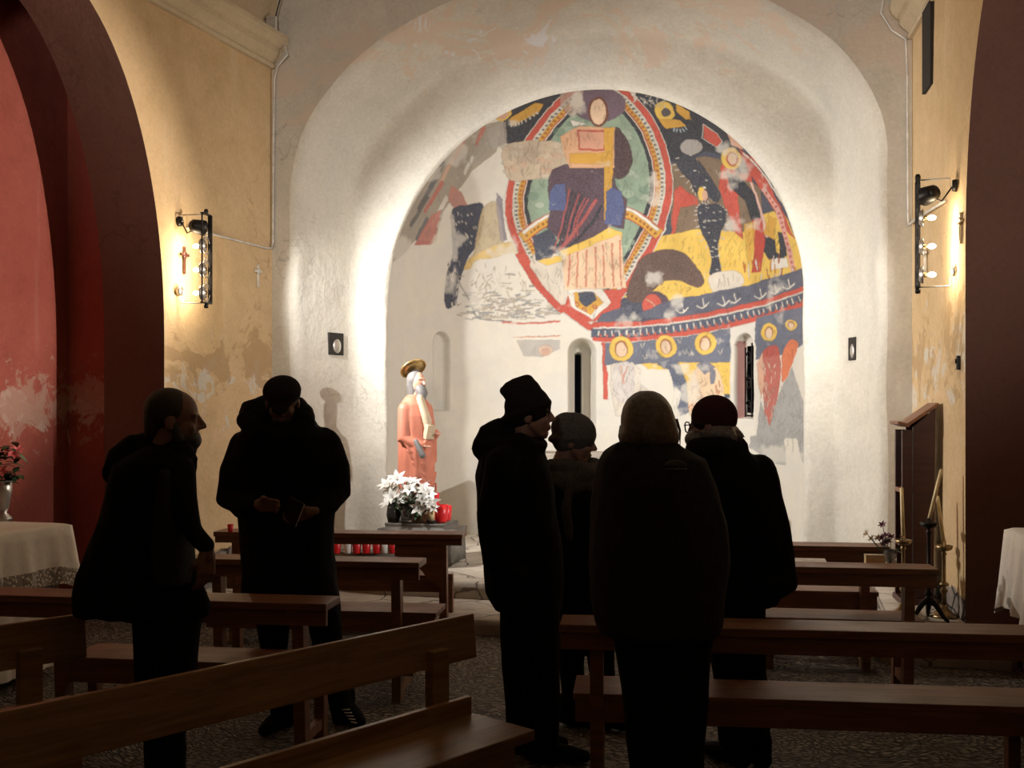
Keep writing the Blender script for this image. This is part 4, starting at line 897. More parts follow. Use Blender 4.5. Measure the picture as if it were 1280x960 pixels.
fr = MB(); fr.tube([Rz(FAC) @ Vector((.09, -.04, 1.09)), Rz(FAC) @ Vector((.145, -.01, .90)), Rz(FAC) @ Vector((.155, .0, .78))], [.04, .05, .03], 12, True, .8); fr.build('tunic_front', M['tunic'], st, True)
hd = MB(); hc = Rz(FAC) @ Vector((.01, 0, 1.235)); hd.ell(hc, (.075, .065, .10), rot=Rz(FAC)); hd.tube([hc + Vector((0, 0, -.06)), hc + Vector((-.02, 0, -.16))], [.045, .05], 14, True)
hd.tube([hc + Rz(FAC) @ Vector((.072, 0, .02)), hc + Rz(FAC) @ Vector((.094, 0, -.015))], [.008, .013], 8, True); hd.ell(hc + Rz(FAC) @ Vector((.06, 0, .03)), (.02, .045, .01), rot=Rz(FAC)); hd.ell(hc + Rz(FAC) @ Vector((.074, 0, -.038)), (.01, .02, .008), rot=Rz(FAC))
for s in (-1, 1):
    ha = Rz(FAC) @ Vector((.155, s * .08, .70 + (.08 if s > 0 else -.03))); hd.ell(ha, (.035, .03, .02), rot=Rz(FAC))
    for q in range(5): b0 = ha + Rz(FAC) @ Vector((.02, (q - 2) * .012, .0)); hd.tube([b0, b0 + Rz(FAC) @ Vector((.035, -s * .012, .006)), b0 + Rz(FAC) @ Vector((.045 - abs(q - 2) * .004, -s * .03, .0))], [.008, .0075, .006], 8, True)
hd.build('body', M['statue_skin'], st, voxel=.005, smooth_it=2)
ha_ = MB(); ha_.ell(hc + Rz(FAC) @ Vector((-.025, 0, .02)), (.078, .078, .10), rot=Rz(FAC)); ha_.tube([hc + Rz(FAC) @ Vector((-.03, 0, -.02)), hc + Rz(FAC) @ Vector((-.035, 0, -.12))], [.075, .06], 16, True); ha_.build('hair', M['statue_grey'], st, voxel=.007)
bd = MB(); bd.tube([hc + Rz(FAC) @ Vector((.035, 0, -.05)), hc + Rz(FAC) @ Vector((.065, 0, -.10)), hc + Rz(FAC) @ Vector((.065, 0, -.165))], [.052, .05, .025], 14, True); bd.build('beard', M['statue_grey'], st, True)
hl = MB(); hr = Matrix.Rotation(-.45, 3, 'X') @ Matrix.Rotation(-.55, 3, 'Y')
hcn = hc + Vector((-.045, .02, .125)); hl.tube([hcn + hr @ Vector((.115 * math.cos(a), .115 * math.sin(a), 0)) for a in np.linspace(0, 2 * PI, 40)], .009, 8)
hl.lathe((0, 0, 0), [(.0, -.004), (.11, -.004), (.11, .004), (.0, .004)], 36) if False else None
dsk = [hcn + hr @ Vector((r_ * math.cos(2 * PI * j / 36), r_ * math.sin(2 * PI * j / 36), z_)) for r_, z_ in ((.02, .003), (.112, .003), (.112, -.003), (.02, -.003)) for j in range(36)]
hl.rings([dsk[q * 36:(q + 1) * 36] for q in range(4)])
for j in range(18): a = 2 * PI * j / 18; hl.tube([hcn + hr @ Vector((.04 * math.cos(a), .04 * math.sin(a), .006)), hcn + hr @ Vector((.105 * math.cos(a), .105 * math.sin(a), .006))], .004, 6)
hl.build('halo', M['gold'], st, True)
bk = MB(); bc = Rz(FAC) @ Vector((.165, .0, .80)); bk.box(bc, (.045, .10, .13), Rz(FAC) @ Matrix.Rotation(.25, 3, 'Y'), .006); bk.build('book', M['tunic'], st)
sw = MB(); sw.tube([Rz(FAC) @ Vector((.16, -.16, .72)), Rz(FAC) @ Vector((.22, -.14, .60))], [.022, .028], 12, True); sw.build('sword_hilt', M['statue_grey'], st, True)

# ------------------------------------------------------------------ flowers and red votive cups
def lily(mb, c, d, s, rnd):
    d = Vector(d).normalized(); u = d.orthogonal().normalized(); w = d.cross(u); a0 = rnd.random() * 6
    for k in range(6):
        a = a0 + k * PI / 3; o = u * math.cos(a) + w * math.sin(a); t_ = d.cross(o); n = 6; L_, R_ = [], []
        for i in range(n + 1):
            q = i / n; p = Vector(c) + d * s * (.9 * q - .45 * q * q) + o * s * (.12 + 1.0 * q ** 1.5); wd = s * .26 * math.sin(PI * (q * .9 + .08)); L_.append(p + t_ * wd - d * .0); R_.append(p - t_ * wd)
        mid_ = [(a_ + b_) / 2 - d * s * .05 for a_, b_ in zip(L_, R_)]; mb.rings([L_, mid_, R_], cap=False, closed=False)
def leafb(mb, p, d, L, w):
    d = Vector(d).normalized(); s_ = d.cross(Vector((0, 0, 1)));
    if s_.length < .1: s_ = Vector((1, 0, 0))
    s_.normalize(); A, B, Cc = [], [], []
    for i in range(7):
        q = i / 6; c = Vector(p) + d * L * q - Vector((0, 0, 1)) * L * .35 * q * q; k = w * math.sin(PI * (q * .92 + .06)); A.append(c + s_ * k); B.append(c - Vector((0, 0, .15 * w))); Cc.append(c - s_ * k)
    mb.rings([A, B, Cc], cap=False, closed=False)
def vase(name, loc, prof, mat, label, cat='vase'):
    mb = MB(); mb.lathe((0, 0, 0), prof, 24); o = mb.build(name, mat, None, True); o.location = loc; return tag(o, label, cat)
zt = .628; VB = PF(508, 655, 9.0); VB.z = zt
vase('flower_vase', VB, [(.001, 0), (.045, 0), (.05, .01), (.052, .10), (.062, .19), (.058, .19), (.048, .10), (.044, .02), (.001, .02)], M['glass'], 'clear glass vase holding the white lilies on the stone before the statue')
V2 = PF(492, 655, 9.02); V2.z = zt
vase('flower_vase', V2, [(.001, 0), (.05, 0), (.062, .06), (.055, .12), (.04, .17), (.05, .19), (.045, .19), (.035, .16), (.001, .1)], M['slot'], 'dark vase at the left of the clear glass vase before the statue')
bq = thing('lily_bouquet', 'bouquet of white lilies in the glass vase before the statue', 'flowers', VB); rnd = random.Random(5)
stm = MB(); lv = MB()
BL = [(484, 607), (490, 612), (497, 600), (503, 604), (491, 622), (497, 632), (506, 618), (512, 612), (519, 604), (526, 606), (521, 614), (530, 613), (536, 618), (528, 624), (516, 626), (537, 628), (540, 634), (508, 634), (500, 626), (534, 638), (486, 630), (524, 636), (514, 602), (509, 640)]
for u, v in BL:
    p = PF(u, v, 9.0 + rnd.uniform(-.14, .10)) - VB; d = Vector((p.x, p.y * 1.0 - .08, .08 + p.z * .35)) + Vector((rnd.uniform(-.1, .1), -.10, rnd.uniform(-.05, .1)))
    mb = MB(); lily(mb, p, d, rnd.uniform(.055, .085), rnd); mb.build('lily', M['petal'], bq, True)
    stm.tube([(p.x * .1, p.y * .1, .03), (p.x * .3, p.y * .3, .16), p], .0035, 5)
    for _ in range(5): leafb(lv, p * rnd.uniform(.5, .95) + Vector((0, 0, -.01)), (rnd.uniform(-1, 1), rnd.uniform(-1, .6), rnd.uniform(-.3, .7)), rnd.uniform(.06, .13), rnd.uniform(.008, .02))
stm.build('stem', M['leaf'], bq, True); lv.build('leaves', M['leaf'], bq, True)
def cup(u, v, fwd_, zb, h, r, label, mat='red_plastic', group=None):
    p = PF(u, v, fwd_); p.z = zb; t = thing('votive_cup', label, 'votive candle', p, 0, group)
    mb = MB(); mb.lathe((0, 0, 0), [(.001, 0), (r * .72, 0), (r * .8, .01), (r, h), (r * .9, h), (r * .66, .015), (.001, .015)], 18); mb.build('cup', M[mat], t, True)
    MB().lathe((0, 0, .016), [(.001, 0), (r * .62, 0), (r * .62, h * .5), (.001, h * .5)], 14).build('wax', M['petal'], t, True); return t
cup(552, 652, 8.98, zt, .15, .062, 'large red votive cup at the right end of the stone before the statue')
cup(558, 652, 9.12, zt, .13, .05, 'red votive cup half behind the large one, at the right end of the stone')
cup(543, 650, 9.14, zt, .24, .045, 'tall red votive cup behind the lilies on the stone')
c_ = thing('candle_jar', 'short cream candle in a dark holder in front of the red votive cups', 'candle', PF(539, 655, 8.93)); c_.location.z = zt
MB().lathe((0, 0, 0), [(.001, 0), (.04, 0), (.045, .02), (.036, .022), (.001, .022)], 16).build('holder', M['slot'], c_, True); MB().lathe((0, 0, .02), [(.001, 0), (.03, 0), (.03, .09), (.001, .092)], 16).build('wax', M['candle'], c_, True)
# low stone with the row of red and white votive cups, seen between two pews
rnd_rock((-3.35, 7.98, .335), (.52, .16, .095), 9, M['dark_stone'], 'low stone shelf carrying the row of red votive cups at left')
rowd = [(421, 'red_plastic', 'leftmost red votive cup of the row seen between the left pews'), (435, 'petal', 'clear whitish votive cup second in the row between the left pews'), (446, 'red_plastic', 'red votive cup of the row, just right of the first whitish cup'), (458, 'red_plastic', 'red votive cup in the middle of the row between the left pews'), (471, 'red_plastic', 'red votive cup just left of the second whitish cup in the row'), (481, 'petal', 'whitish votive cup near the right end of the row'), (491, 'red_plastic', 'rightmost red votive cup of the row seen between the left pews')]
for u, mt, lb in rowd: cup(u, 685, 8.45, .432, .10, .038, lb, mt, 'votive cups on the low stone')
cup(288, 656, 7.38, .732, .055, .022, 'small red votive cup on the left end of the farthest left pew')
rnd_rock(PF(510, 690, 8.75), (.15, .12, .07), 4, M['stone'], 'small grey stone at the foot of the block under the statue')

# pink flowers on the left altar
vp = PF(4, 650, 6.50); vp.z = .907
vase('silver_vase', vp, [(.001, 0), (.055, 0), (.05, .02), (.022, .05), (.035, .09), (.05, .18), (.055, .25), (.048, .25), (.03, .12), (.001, .1)], M['steel'], 'silver vase with pink flowers on the left chapel altar')
bq = thing('flower_bouquet', 'pink and red flowers with dark leaves on the left chapel altar', 'flowers', vp); lv = MB(); rnd = random.Random(3)
for k in range(11):
    p = Vector((rnd.uniform(-.12, .10), rnd.uniform(-.12, .10), rnd.uniform(.28, .50))); mb = MB(); lily(mb, p, (p.x + .05, p.y - .1, .1), .04, rnd); mb.build('flower', M['pink'], bq, True)
for k in range(70): p = Vector((rnd.uniform(-.07, .07), rnd.uniform(-.07, .07), rnd.uniform(.22, .46))); leafb(lv, p, (rnd.uniform(-1, 1), rnd.uniform(-1, 1), rnd.uniform(-.4, .8)), rnd.uniform(.06, .12), .022)
lv.build('leaves', M['leaf'], bq, True)

# ------------------------------------------------------------------ lectern, candlesticks, things on the right
lz = .26; lt = thing('lectern', 'tall dark wooden lectern against the right ochre wall', 'lectern', (.85, 7.74, lz), .10); W = M['lectern']
H = 1.26
MB().box((.015, 0, H / 2), (.20, .30, H), None, .006).build('body', W, lt) if False else None
mb = MB(); mb.prism([(-.05, -.13, 0), (.08, -.13, 0), (.095, -.13, H + .09), (-.05, -.13, H - .04)], (0, .03, 0)); mb.build('side_panel', W, lt)
mb = MB(); mb.prism([(-.05, .10, 0), (.08, .10, 0), (.095, .10, H + .09), (-.05, .10, H - .04)], (0, .03, 0)); mb.build('side_panel', W, lt)
MB().box((.08, 0, H / 2), (.02, .22, H), None, .003).build('back_panel', W, lt); MB().box((-.09, -.115, H / 2 - .03), (.065, .03, H - .06), None, .003).build('front_post', W, lt); MB().box((-.09, .115, H / 2 - .03), (.065, .03, H - .06), None, .003).build('front_post', W, lt)
MB().box((-.09, 0, .78), (.07, .22, .03), None, .003).build('shelf', M['pew'], lt)
MB().box((.015, 0, H + .05), (.24, .30, .022), Matrix.Rotation(-.62, 3, 'Y'), .004).build('book_rest', M['pew'], lt)
MB().box((-.115, 0, H - .02), (.08, .30, .022), Matrix.Rotation(.30, 3, 'Y'), .004).build('book_lip', M['pew'], lt)
MB().box((-.01, 0, .02), (.25, .30, .04), None, .006).build('plinth', W, lt)

def candlestick(u, fwd_, zb, h_cup, h_candle, lean, label, big=False, base_r=.085):
    p = PF(u, 700, fwd_); p.z = zb; t = thing('candlestick', label, 'candlestick', p, 0, 'candlesticks beside the lectern'); B = M['brass'] if not big else M['black_iron']
    if big:
        for k in range(3):
            a = k * 2 * PI / 3 - .6; MB().tube([(0, 0, .14), (.05 * math.cos(a), .05 * math.sin(a), .10), (.10 * math.cos(a), .10 * math.sin(a), .03), (.125 * math.cos(a), .125 * math.sin(a), .012)], [.018, .018, .013, .011], 10, True).build('foot', B, t, True)
    else:
        MB().lathe((0, 0, 0), [(.001, 0), (base_r, 0), (base_r, .012), (base_r * .7, .03), (base_r * .35, .055), (.02, .08), (.001, .08)], 24).build('base', B, t, True)
    pr = [(.001, .07), (.014, .07), (.013, .15), (.026, .17), (.013, .19), (.012, h_cup * .45), (.03, h_cup * .47), (.03, h_cup * .49), (.012, h_cup * .52), (.011, h_cup * .9), (.02, h_cup * .93), (.012, h_cup * .95), (.001, h_cup)]
    MB().lathe((0, 0, 0), pr, 16).build('stem', B, t, True)
    MB().lathe((0, 0, h_cup), [(.001, -.015), (.03, -.012), (.048, .0), (.055, .022), (.050, .022), (.04, .008), (.014, .008), (.014, .05), (.011, .05), (.001, .02)], 24).build('drip_pan', B, t, True)
    c = MB(); c.tube([(0, 0, 0), (lean * .5, 0, h_candle * .5), (lean, 0, h_candle)], [.0125, .012, .011], 12); c.tube([(lean, 0, h_candle), (lean, 0, h_candle + .01)], .0015, 5); o = c.build('church_candle', M['candle'], None, True); o.location = p + Vector((0, 0, h_cup + .03))
    return o
for args in [(1129, 6.78, .26, .47, .33, -.01, 'brass candlestick left of the lectern, with an upright candle', 'tall yellow candle standing upright left of the lectern'), (1161, 6.62, .26, .60, .33, .075, 'tall dark tripod candlestick in front of the lectern, with a leaning candle', 'tall yellow candle leaning to the right in front of the lectern'), (1180, 6.72, .26, .44, .31, -.04, 'brass candlestick right of the lectern near the pier', 'yellow candle leaning left in the rightmost candlestick')]:
    o = candlestick(*args[:7], big=('tripod' in args[6])); tag(o, args[7], 'candle')

# things on the shelf just beyond the ledge of the right pew
rp = [o for o in scene.objects if o.get('label', '').startswith('right pew with paper')][0]
MB().box((.62, .07, PZH - .06), (.98, .22, .02), None, .003).build('book_shelf', M['pew'], rp)
def onpew(x, y, z): return rp.matrix_basis @ Vector((x, y, z))
rp_L = rp
def at_pew(u, v, z): p = PZ(u, v, z); return p
zs_ = PZH - .05
pp = MB(); pp.box((0, 0, .0), (.21, .16, .004), Matrix.Rotation(.10, 3, 'X')); o = pp.build('paper_sheet', M['white_paper']); q = PF(1010, 700, 6.05); o.location = (q.x, q.y, zs_ + .035); o.rotation_euler = (0, 0, .1); tag(o, 'white printed sheet lying beyond the ledge of the right pew', 'paper')
bx = thing('card_box', 'small pale yellow box standing beyond the ledge of the right pew', 'box', PF(1093, 700, 5.98), .12); bx.location.z = zs_
MB().box((0, 0, .04), (.105, .06, .08), None, .003).build('carton', M['candle'], bx); MB().box((0, 0, .083), (.107, .062, .008), None, .002).build('lid', M['tunic'], bx)
vp = PF(1113, 700, 6.02); vp.z = zs_
vase('flower_vase', vp, [(.001, 0), (.03, 0), (.034, .02), (.036, .09), (.028, .11), (.024, .11), (.03, .08), (.001, .02)], M['glass'], 'greenish glass vase with purple flowers beyond the right pew')
bq = thing('flower_bouquet', 'purple and cream flowers in the glass vase beside the lectern', 'flowers', vp); lv = MB(); rnd = random.Random(8)
for k in range(12):
    pu = k < 8; p = Vector((rnd.uniform(-.05, .03), rnd.uniform(-.03, .03), rnd.uniform(.12, .25))) if pu else Vector((rnd.choice([rnd.uniform(-.13, -.06), rnd.uniform(.02, .07)]), 0, rnd.uniform(.13, .20))); mb = MB(); lily(mb, p, (p.x, p.y - .05, .08), .026, rnd); mb.build('flower', M['purple'] if pu else M['tunic'], bq, True)
    lv.tube([(0, 0, .02), (p.x * .3, 0, .08), p], .002, 5)
for k in range(14): leafb(lv, (rnd.uniform(-.03, .03), 0, rnd.uniform(.10, .18)), (rnd.uniform(-1, 1), rnd.uniform(-1, 1), .2), .05, .012)
lv.build('leaves', M['leaf'], bq, True)

# ------------------------------------------------------------------ people
class Person:
    def __init__(s, name_label, u0, fw, group=None):
        s.u0, s.fw = u0, fw; p = PF(u0, YH, fw); s.t = thing('person', name_label, 'person', (p.x, p.y, 0), TH, group); s.p = p
    def P(s, u, v, d=0.0):
        f_ = s.fw + d; return Vector(((u - 640) * f_ / FOC - (s.u0 - 640) * s.fw / FOC, d, CZ - (v - YH) * f_ / FOC))
    def px(s, n): return n * s.fw / FOC
    def loft(s, mb, rows, n=40, pw=2.3):
        rg = []
        for r in rows:
            v, a, b, dep = r[:4]; dc = r[4] if len(r) > 4 else 0
            A, B = s.P(a, v, dc), s.P(b, v, dc); c = (A + B) / 2; hw = (B - A).x / 2; ring_ = []
            for j in range(n):
                t = 2 * PI * j / n; cx, sy = math.cos(t), math.sin(t)
                ring_.append(c + Vector((hw * math.copysign(abs(cx) ** (2 / pw), cx), dep * math.copysign(abs(sy) ** (2 / pw), sy), 0)))
            rg.append(ring_)
        mb.rings(rg); return mb
    def tube(s, mb, pts, n=16):
        mb.tube([s.P(u, v, d) for u, v, d, r in pts], [r for *_, r in pts], n, True); return mb
def head_parts(per, u, v, d, yaw, pitch, mb, sc=1.0):
    """yaw 0 = looking right (+x), pi/2 = away, -pi/2 = towards viewer; returns transform"""
    c = per.P(u, v, d); R = Rz(yaw) @ Matrix.Rotation(pitch, 3, 'Y')
    T = lambda x, y, z: c + R @ (Vector((x, y, z)) * sc)
    e = lambda p, r, rot=None: mb.ell(T(*p), tuple(q * sc for q in r), 24, 14, R if rot is None else R @ rot)
    e((-.012, 0, .030), (.096, .076, .088)); e((.030, 0, -.03), (.060, .060, .078)); e((.055, 0, -.085), (.032, .036, .026)); e((.066, 0, -.098), (.017, .018, .015))
    for s_ in (-1, 1):
        e((-.012, s_ * .077, -.012), (.020, .009, .032)); e((.072, s_ * .032, .024), (.014, .024, .007)); e((.070, s_ * .031, .004), (.013, .015, .010)); e((.062, s_ * .038, -.028), (.018, .02, .02))
        mb.tube([T(.01, s_ * .055, -.05), T(.05, s_ * .03, -.09)], [.018 * sc, .014 * sc], 10, True); e((.098, s_ * .010, -.026), (.010, .008, .007))
    mb.tube([T(.082, 0, .022), T(.094, 0, .002), T(.108, 0, -.018)], [.008 * sc, .010 * sc, .0115 * sc], 10, True)
    e((.088, 0, -.052), (.010, .022, .006)); e((.086, 0, -.063), (.011, .019, .007))
    mb.tube([T(-.02, 0, -.05), T(-.035, 0, -.12), T(-.05, 0, -.19)], [.058 * sc, .056 * sc, .062 * sc], 18, True)
    return T, R
def hand(mb, wrist, palm_dir, side, normal, curl=.6, sc=1.0, grip=0):
    """palm, four unequal bent fingers and a thumb leaving the side of the palm"""
    f = Vector(palm_dir).normalized(); s_ = Vector(side); s_ = (s_ - f * s_.dot(f)).normalized(); n = f.cross(s_).normalized()
    if n.dot(Vector(normal)) < 0: n = -n
    w = Vector(wrist); mb.tube([w - f * .02 * sc, w + f * .02 * sc], [.026 * sc, .027 * sc], 12, True)
    for k in range(4):      # palm as four overlapping metacarpal bars
        o = s_ * (k - 1.5) * .019 * sc; mb.tube([w + o * .7 + f * .01 * sc, w + o + f * .085 * sc], [.016 * sc, .0135 * sc], 10, True)
    for k, (L, r) in enumerate(((.072, .0092), (.082, .0095), (.076, .009), (.060, .0082))):
        b = w + s_ * (1.5 - k) * .0195 * sc + f * .09 * sc; p = b; dirn = f.copy(); pts = [b - f * .01 * sc]; c_ = curl * (1 + .15 * (k - 1.5))
        for i, fr_ in enumerate((.45, .32, .23)):
            ang = c_ * (.45, .75, .6)[i]; q = Matrix.Rotation(ang * (1 if s_.cross(dirn).dot(n) > 0 else -1), 3, s_) @ dirn
            dirn = q; p = p + dirn * L * fr_ * sc; pts.append(p.copy())
        mb.tube(pts, [r * sc, r * sc, r * .92 * sc, r * .8 * sc], 10, True)
    tb = w + s_ * .028 * sc + f * .03 * sc; mb.tube([tb, tb + (s_ * .8 + f * .7 + n * .3).normalized() * .032 * sc, tb + (s_ * .45 + f * .95 + n * .6).normalized() * .062 * sc], [.0125 * sc, .0105 * sc, .009 * sc], 10, True)
def hatshape(T, R, mb, sc=1.0, grow=.014):
    mb.ell(T(-.014, 0, .036), ((.096 + grow) * sc, (.078 + grow) * sc, (.088 + grow) * sc), 28, 16, R)
def shoes(per, pts, mat):
    for (u, v, d, yaw) in pts:
        c = per.P(u, v, d); c.z = 0; mb = MB(); R = Rz(yaw); T = lambda x, y, z: c + R @ Vector((x, y, z))
        mb.tube([T(-.07, 0, .05), T(0, 0, .052), T(.10, 0, .04), T(.17, 0, .032)], [.045, .046, .042, .03], 16, True, .95); mb.tube([T(-.04, 0, .05), T(-.045, 0, .13)], [.048, .05], 16, True)
        o = mb.build('shoe', mat, per.t, voxel=.008)
        for q in o.data.vertices:
            if q.co.z < .004: q.co.z = .004

BK, CH = M['black'], M['charcoal']
# --- A: bearded man at the left in an open coat, looking right
A = Person('bearded bareheaded man in a dark open coat at far left, looking right', 205, 4.0)
b = MB(); T, R = head_parts(A, 219, 525, 0, .22, .05, b)
A.tube(b, [(200, 590, 0, .10), (195, 660, 0, .12), (200, 730, 0, .11)]); A.tube(b, [(195, 740, .05, .06), (196, 880, .05, .05), (205, 1010, .05, .04)]); A.tube(b, [(222, 740, -.05, .06), (211, 880, -.06, .05), (207, 1015, -.09, .04)])
A.tube(b, [(225, 600, -.12, .04), (232, 640, -.16, .035), (242, 666, -.17, .03), (257, 684, -.17, .026)])
hand(b, A.P(259, 689, -.17), A.P(258, 722, -.17) - A.P(260, 690, -.17), (-.6, -.7, 0), (-1, .3, 0), .7, .95)
b.build('body', M['skin'], A.t, voxel=.0055)
h = MB(); h.ell(T(-.026, 0, .036), (.094, .084, .088), 28, 16, R); h.tube([T(-.06, 0, 0), T(-.07, 0, -.05)], [.06, .045], 14, True); h.build('hair', M['hair_dark'], A.t, voxel=.007)
h = MB(); h.ell(T(.045, 0, -.075), (.058, .058, .046), 24, 12, R); h.tube([T(.062, 0, -.09), T(.068, 0, -.115)], [.035, .02], 12, True)
for s_ in (-1, 1): h.tube([T(.0, s_ * .068, -.01), T(.02, s_ * .06, -.07)], [.014, .022], 10, True)
h.build('beard', M['hair_dark'], A.t, voxel=.006)
c = MB(); A.loft(c, [(557, 186, 232, .10), (566, 165, 234, .13), (580, 146, 234, .16), (600, 139, 232, .17), (640, 129, 232, .175), (680, 115, 234, .175), (716, 101, 238, .17), (742, 97, 246, .17), (764, 97, 252, .16), (768, 104, 250, .15)])
A.tube(c, [(142, 590, .0, .045), (152, 580, .02, .075), (172, 566, .03, .075), (196, 560, .02, .07), (220, 563, -.02, .06)]); A.tube(c, [(205, 556, .08, .05), (228, 560, .0, .045), (231, 568, -.07, .04)]); A.tube(c, [(222, 566, -.03, .05), (236, 571, -.04, .03), (246, 573.5, -.05, .008)]); A.tube(c, [(236, 571, -.04, .03), (238, 582, -.04, .03), (234, 596, -.04, .03)]); A.tube(c, [(226, 575, -.02, .04), (234, 582, -.03, .02)])
A.tube(c, [(222, 590, -.12, .065), (230, 630, -.16, .055), (240, 664, -.17, .045), (256, 681, -.17, .034)]); A.tube(c, [(222, 700, -.05, .05), (240, 745, -.05, .045), (248, 760, -.04, .04)])
c.build('coat', BK, A.t, voxel=.011, fold=.012)
c = MB(); A.loft(c, [(585, 205, 235, .12, -.07), (620, 200, 238, .13, -.08), (660, 196, 240, .135, -.08), (700, 196, 239, .135, -.08), (728, 198, 240, .13, -.08)]); c.build('sweater', CH, A.t, voxel=.01, fold=.01)
c = MB(); A.tube(c, [(196, 720, .05, .08), (194, 755, .05, .09), (196, 840, .05, .083), (203, 900, .05, .078), (207, 1000, .05, .07), (207, 1018, .05, .07)]); A.tube(c, [(222, 720, -.05, .08), (224, 755, -.05, .09), (219, 840, -.05, .08), (209, 900, -.06, .072), (207, 1000, -.09, .068), (207, 1022, -.09, .068)]); c.build('trousers', BK, A.t, voxel=.011, fold=.008)
shoes(A, [(207, 1030, .08, .2), (210, 1030, -.12, .1)], BK)

# --- B: man in a flat cap facing us, looking down at his phone
B = Person('man in a flat cap and hooded black coat, looking down at his phone', 360, 5.27)
b = MB(); T, R = head_parts(B, 353, 503, -.03, -PI / 2 + .12, .42, b)
B.tube(b, [(355, 570, 0, .11), (358, 640, 0, .12), (360, 730, 0, .11)]); B.tube(b, [(343, 750, 0, .06), (350, 840, 0, .05), (354, 890, 0, .04)]); B.tube(b, [(402, 750, .05, .06), (418, 840, .05, .05), (426, 885, .05, .04)])
for s_, pts in ((-1, [(308, 562, 0, .045), (295, 590, -.01, .045), (289, 620, -.04, .04), (303, 634, -.13, .033), (318, 633, -.20, .03)]), (1, [(404, 560, 0, .045), (416, 590, -.01, .045), (420, 615, -.04, .04), (407, 632, -.13, .033), (392, 640, -.20, .03)])): B.tube(b, pts)
hand(b, B.P(320, 632, -.21), (1, -.15, .04), (0, -.3, 1), (0, -1, .2), .8, .92); hand(b, B.P(389, 640, -.22), (-.85, -.2, -.15), (.0, -.3, 1), (-.3, -1, 0), .9, .92)
b.build('body', M['skin'], B.t, voxel=.0055)
h = MB(); h.ell(T(-.03, 0, .02), (.085, .08, .08), 24, 14, R); h.build('hair', M['hair_dark'], B.t, voxel=.007)
h = MB(); h.ell(T(.045, 0, -.075), (.055, .056, .04), 24, 12, R); h.build('beard', M['hair_dark'], B.t, voxel=.006)
h = MB(); h.ell(T(-.004, 0, .062), (.120, .096, .062), 28, 14, R @ Matrix.Rotation(.12, 3, 'Y')); h.tube([T(.06, 0, .052), T(.105, 0, .04), T(.135, 0, .026)], [.075, .062, .045], 20, True, .2); h.lathe((0, 0, 0), [(.001, 0), (.001, .001)], 3) if False else None
h.tube([T(-.012 + .095 * math.cos(a), .080 * math.sin(a), .036) for a in np.linspace(0, 2 * PI, 30)], .013, 8); h.build('flat_cap', M['dark_knit'], B.t, voxel=.008)
c = MB(); B.loft(c, [(528, 330, 385, .08), (536, 305, 405, .12), (545, 296, 418, .14), (570, 287, 424, .16), (600, 290, 424, .17), (640, 298, 418, .17), (690, 302, 416, .175), (740, 302, 423, .175), (768, 305, 424, .17)])
B.tube(c, [(330, 545, .05, .10), (345, 520, .07, .09), (360, 516, .07, .09), (375, 540, .05, .10)]); B.tube(c, [(318, 528, .0, .07), (336, 530, .02, .09), (366, 530, .02, .09)]); 
for pts in ([(330, 505, .10, .05), (313, 512, .04, .055), (308, 525, -.04, .05), (325, 542, -.12, .045), (350, 550, -.14, .04)], [(330, 505, .10, .05), (352, 500, .14, .05), (374, 506, .10, .045), (382, 515, .03, .045), (382, 528, -.06, .045), (368, 543, -.12, .042), (350, 550, -.14, .04)]): B.tube(c, pts)
B.tube(c, [(306, 556, 0, .075), (293, 590, -.01, .072), (287, 622, -.04, .068), (303, 634, -.13, .055), (317, 633, -.19, .045)]); B.tube(c, [(406, 553, 0, .08), (418, 585, -.01, .075), (422, 615, -.04, .068), (408, 632, -.13, .055), (394, 640, -.19, .045)])
c.build('coat', BK, B.t, voxel=.011, fold=.011)
c = MB(); B.tube(c, [(342, 715, 0, .08), (340, 750, 0, .09), (343, 810, 0, .072), (350, 850, 0, .066), (354, 898, 0, .062)]); B.tube(c, [(396, 715, .03, .08), (400, 750, .04, .09), (412, 820, .04, .07), (420, 850, .05, .062), (428, 896, .05, .058)]); c.build('trousers', BK, B.t, voxel=.011, fold=.008)
shoes(B, [(352, 945, -.02, -PI / 2 - .3), (436, 945, .10, -PI / 2 + .5)], BK)
lc = MB(); c0 = B.P(434, 900, .0); c0.z = .09
for q in range(5): lc.tube([c0 + Vector((-.01 + .012 * q, -.09 - .01 * q, .015 - .012 * q)), c0 + Vector((.03 + .01 * q, -.10 - .01 * q, .02 - .014 * q))], .003, 6)
lc.build('shoe_laces', M['white_cloth'], B.t, True)
ph = thing('mobile_phone', 'dark mobile phone with a pale edge held by the man in the flat cap', 'phone', B.t.matrix_basis @ B.P(366, 640, -.31), TH); ph.rotation_euler = (.5, .45, TH)
MB().box((0, 0, 0), (.075, .009, .15), None, .004).build('case', M['black_iron'], ph); MB().box((0, -.0052, 0), (.066, .001, .138)).build('screen', M['slot'], ph); MB().box((.0385, 0, 0), (.002, .006, .14)).build('bezel', M['white_cloth'], ph)

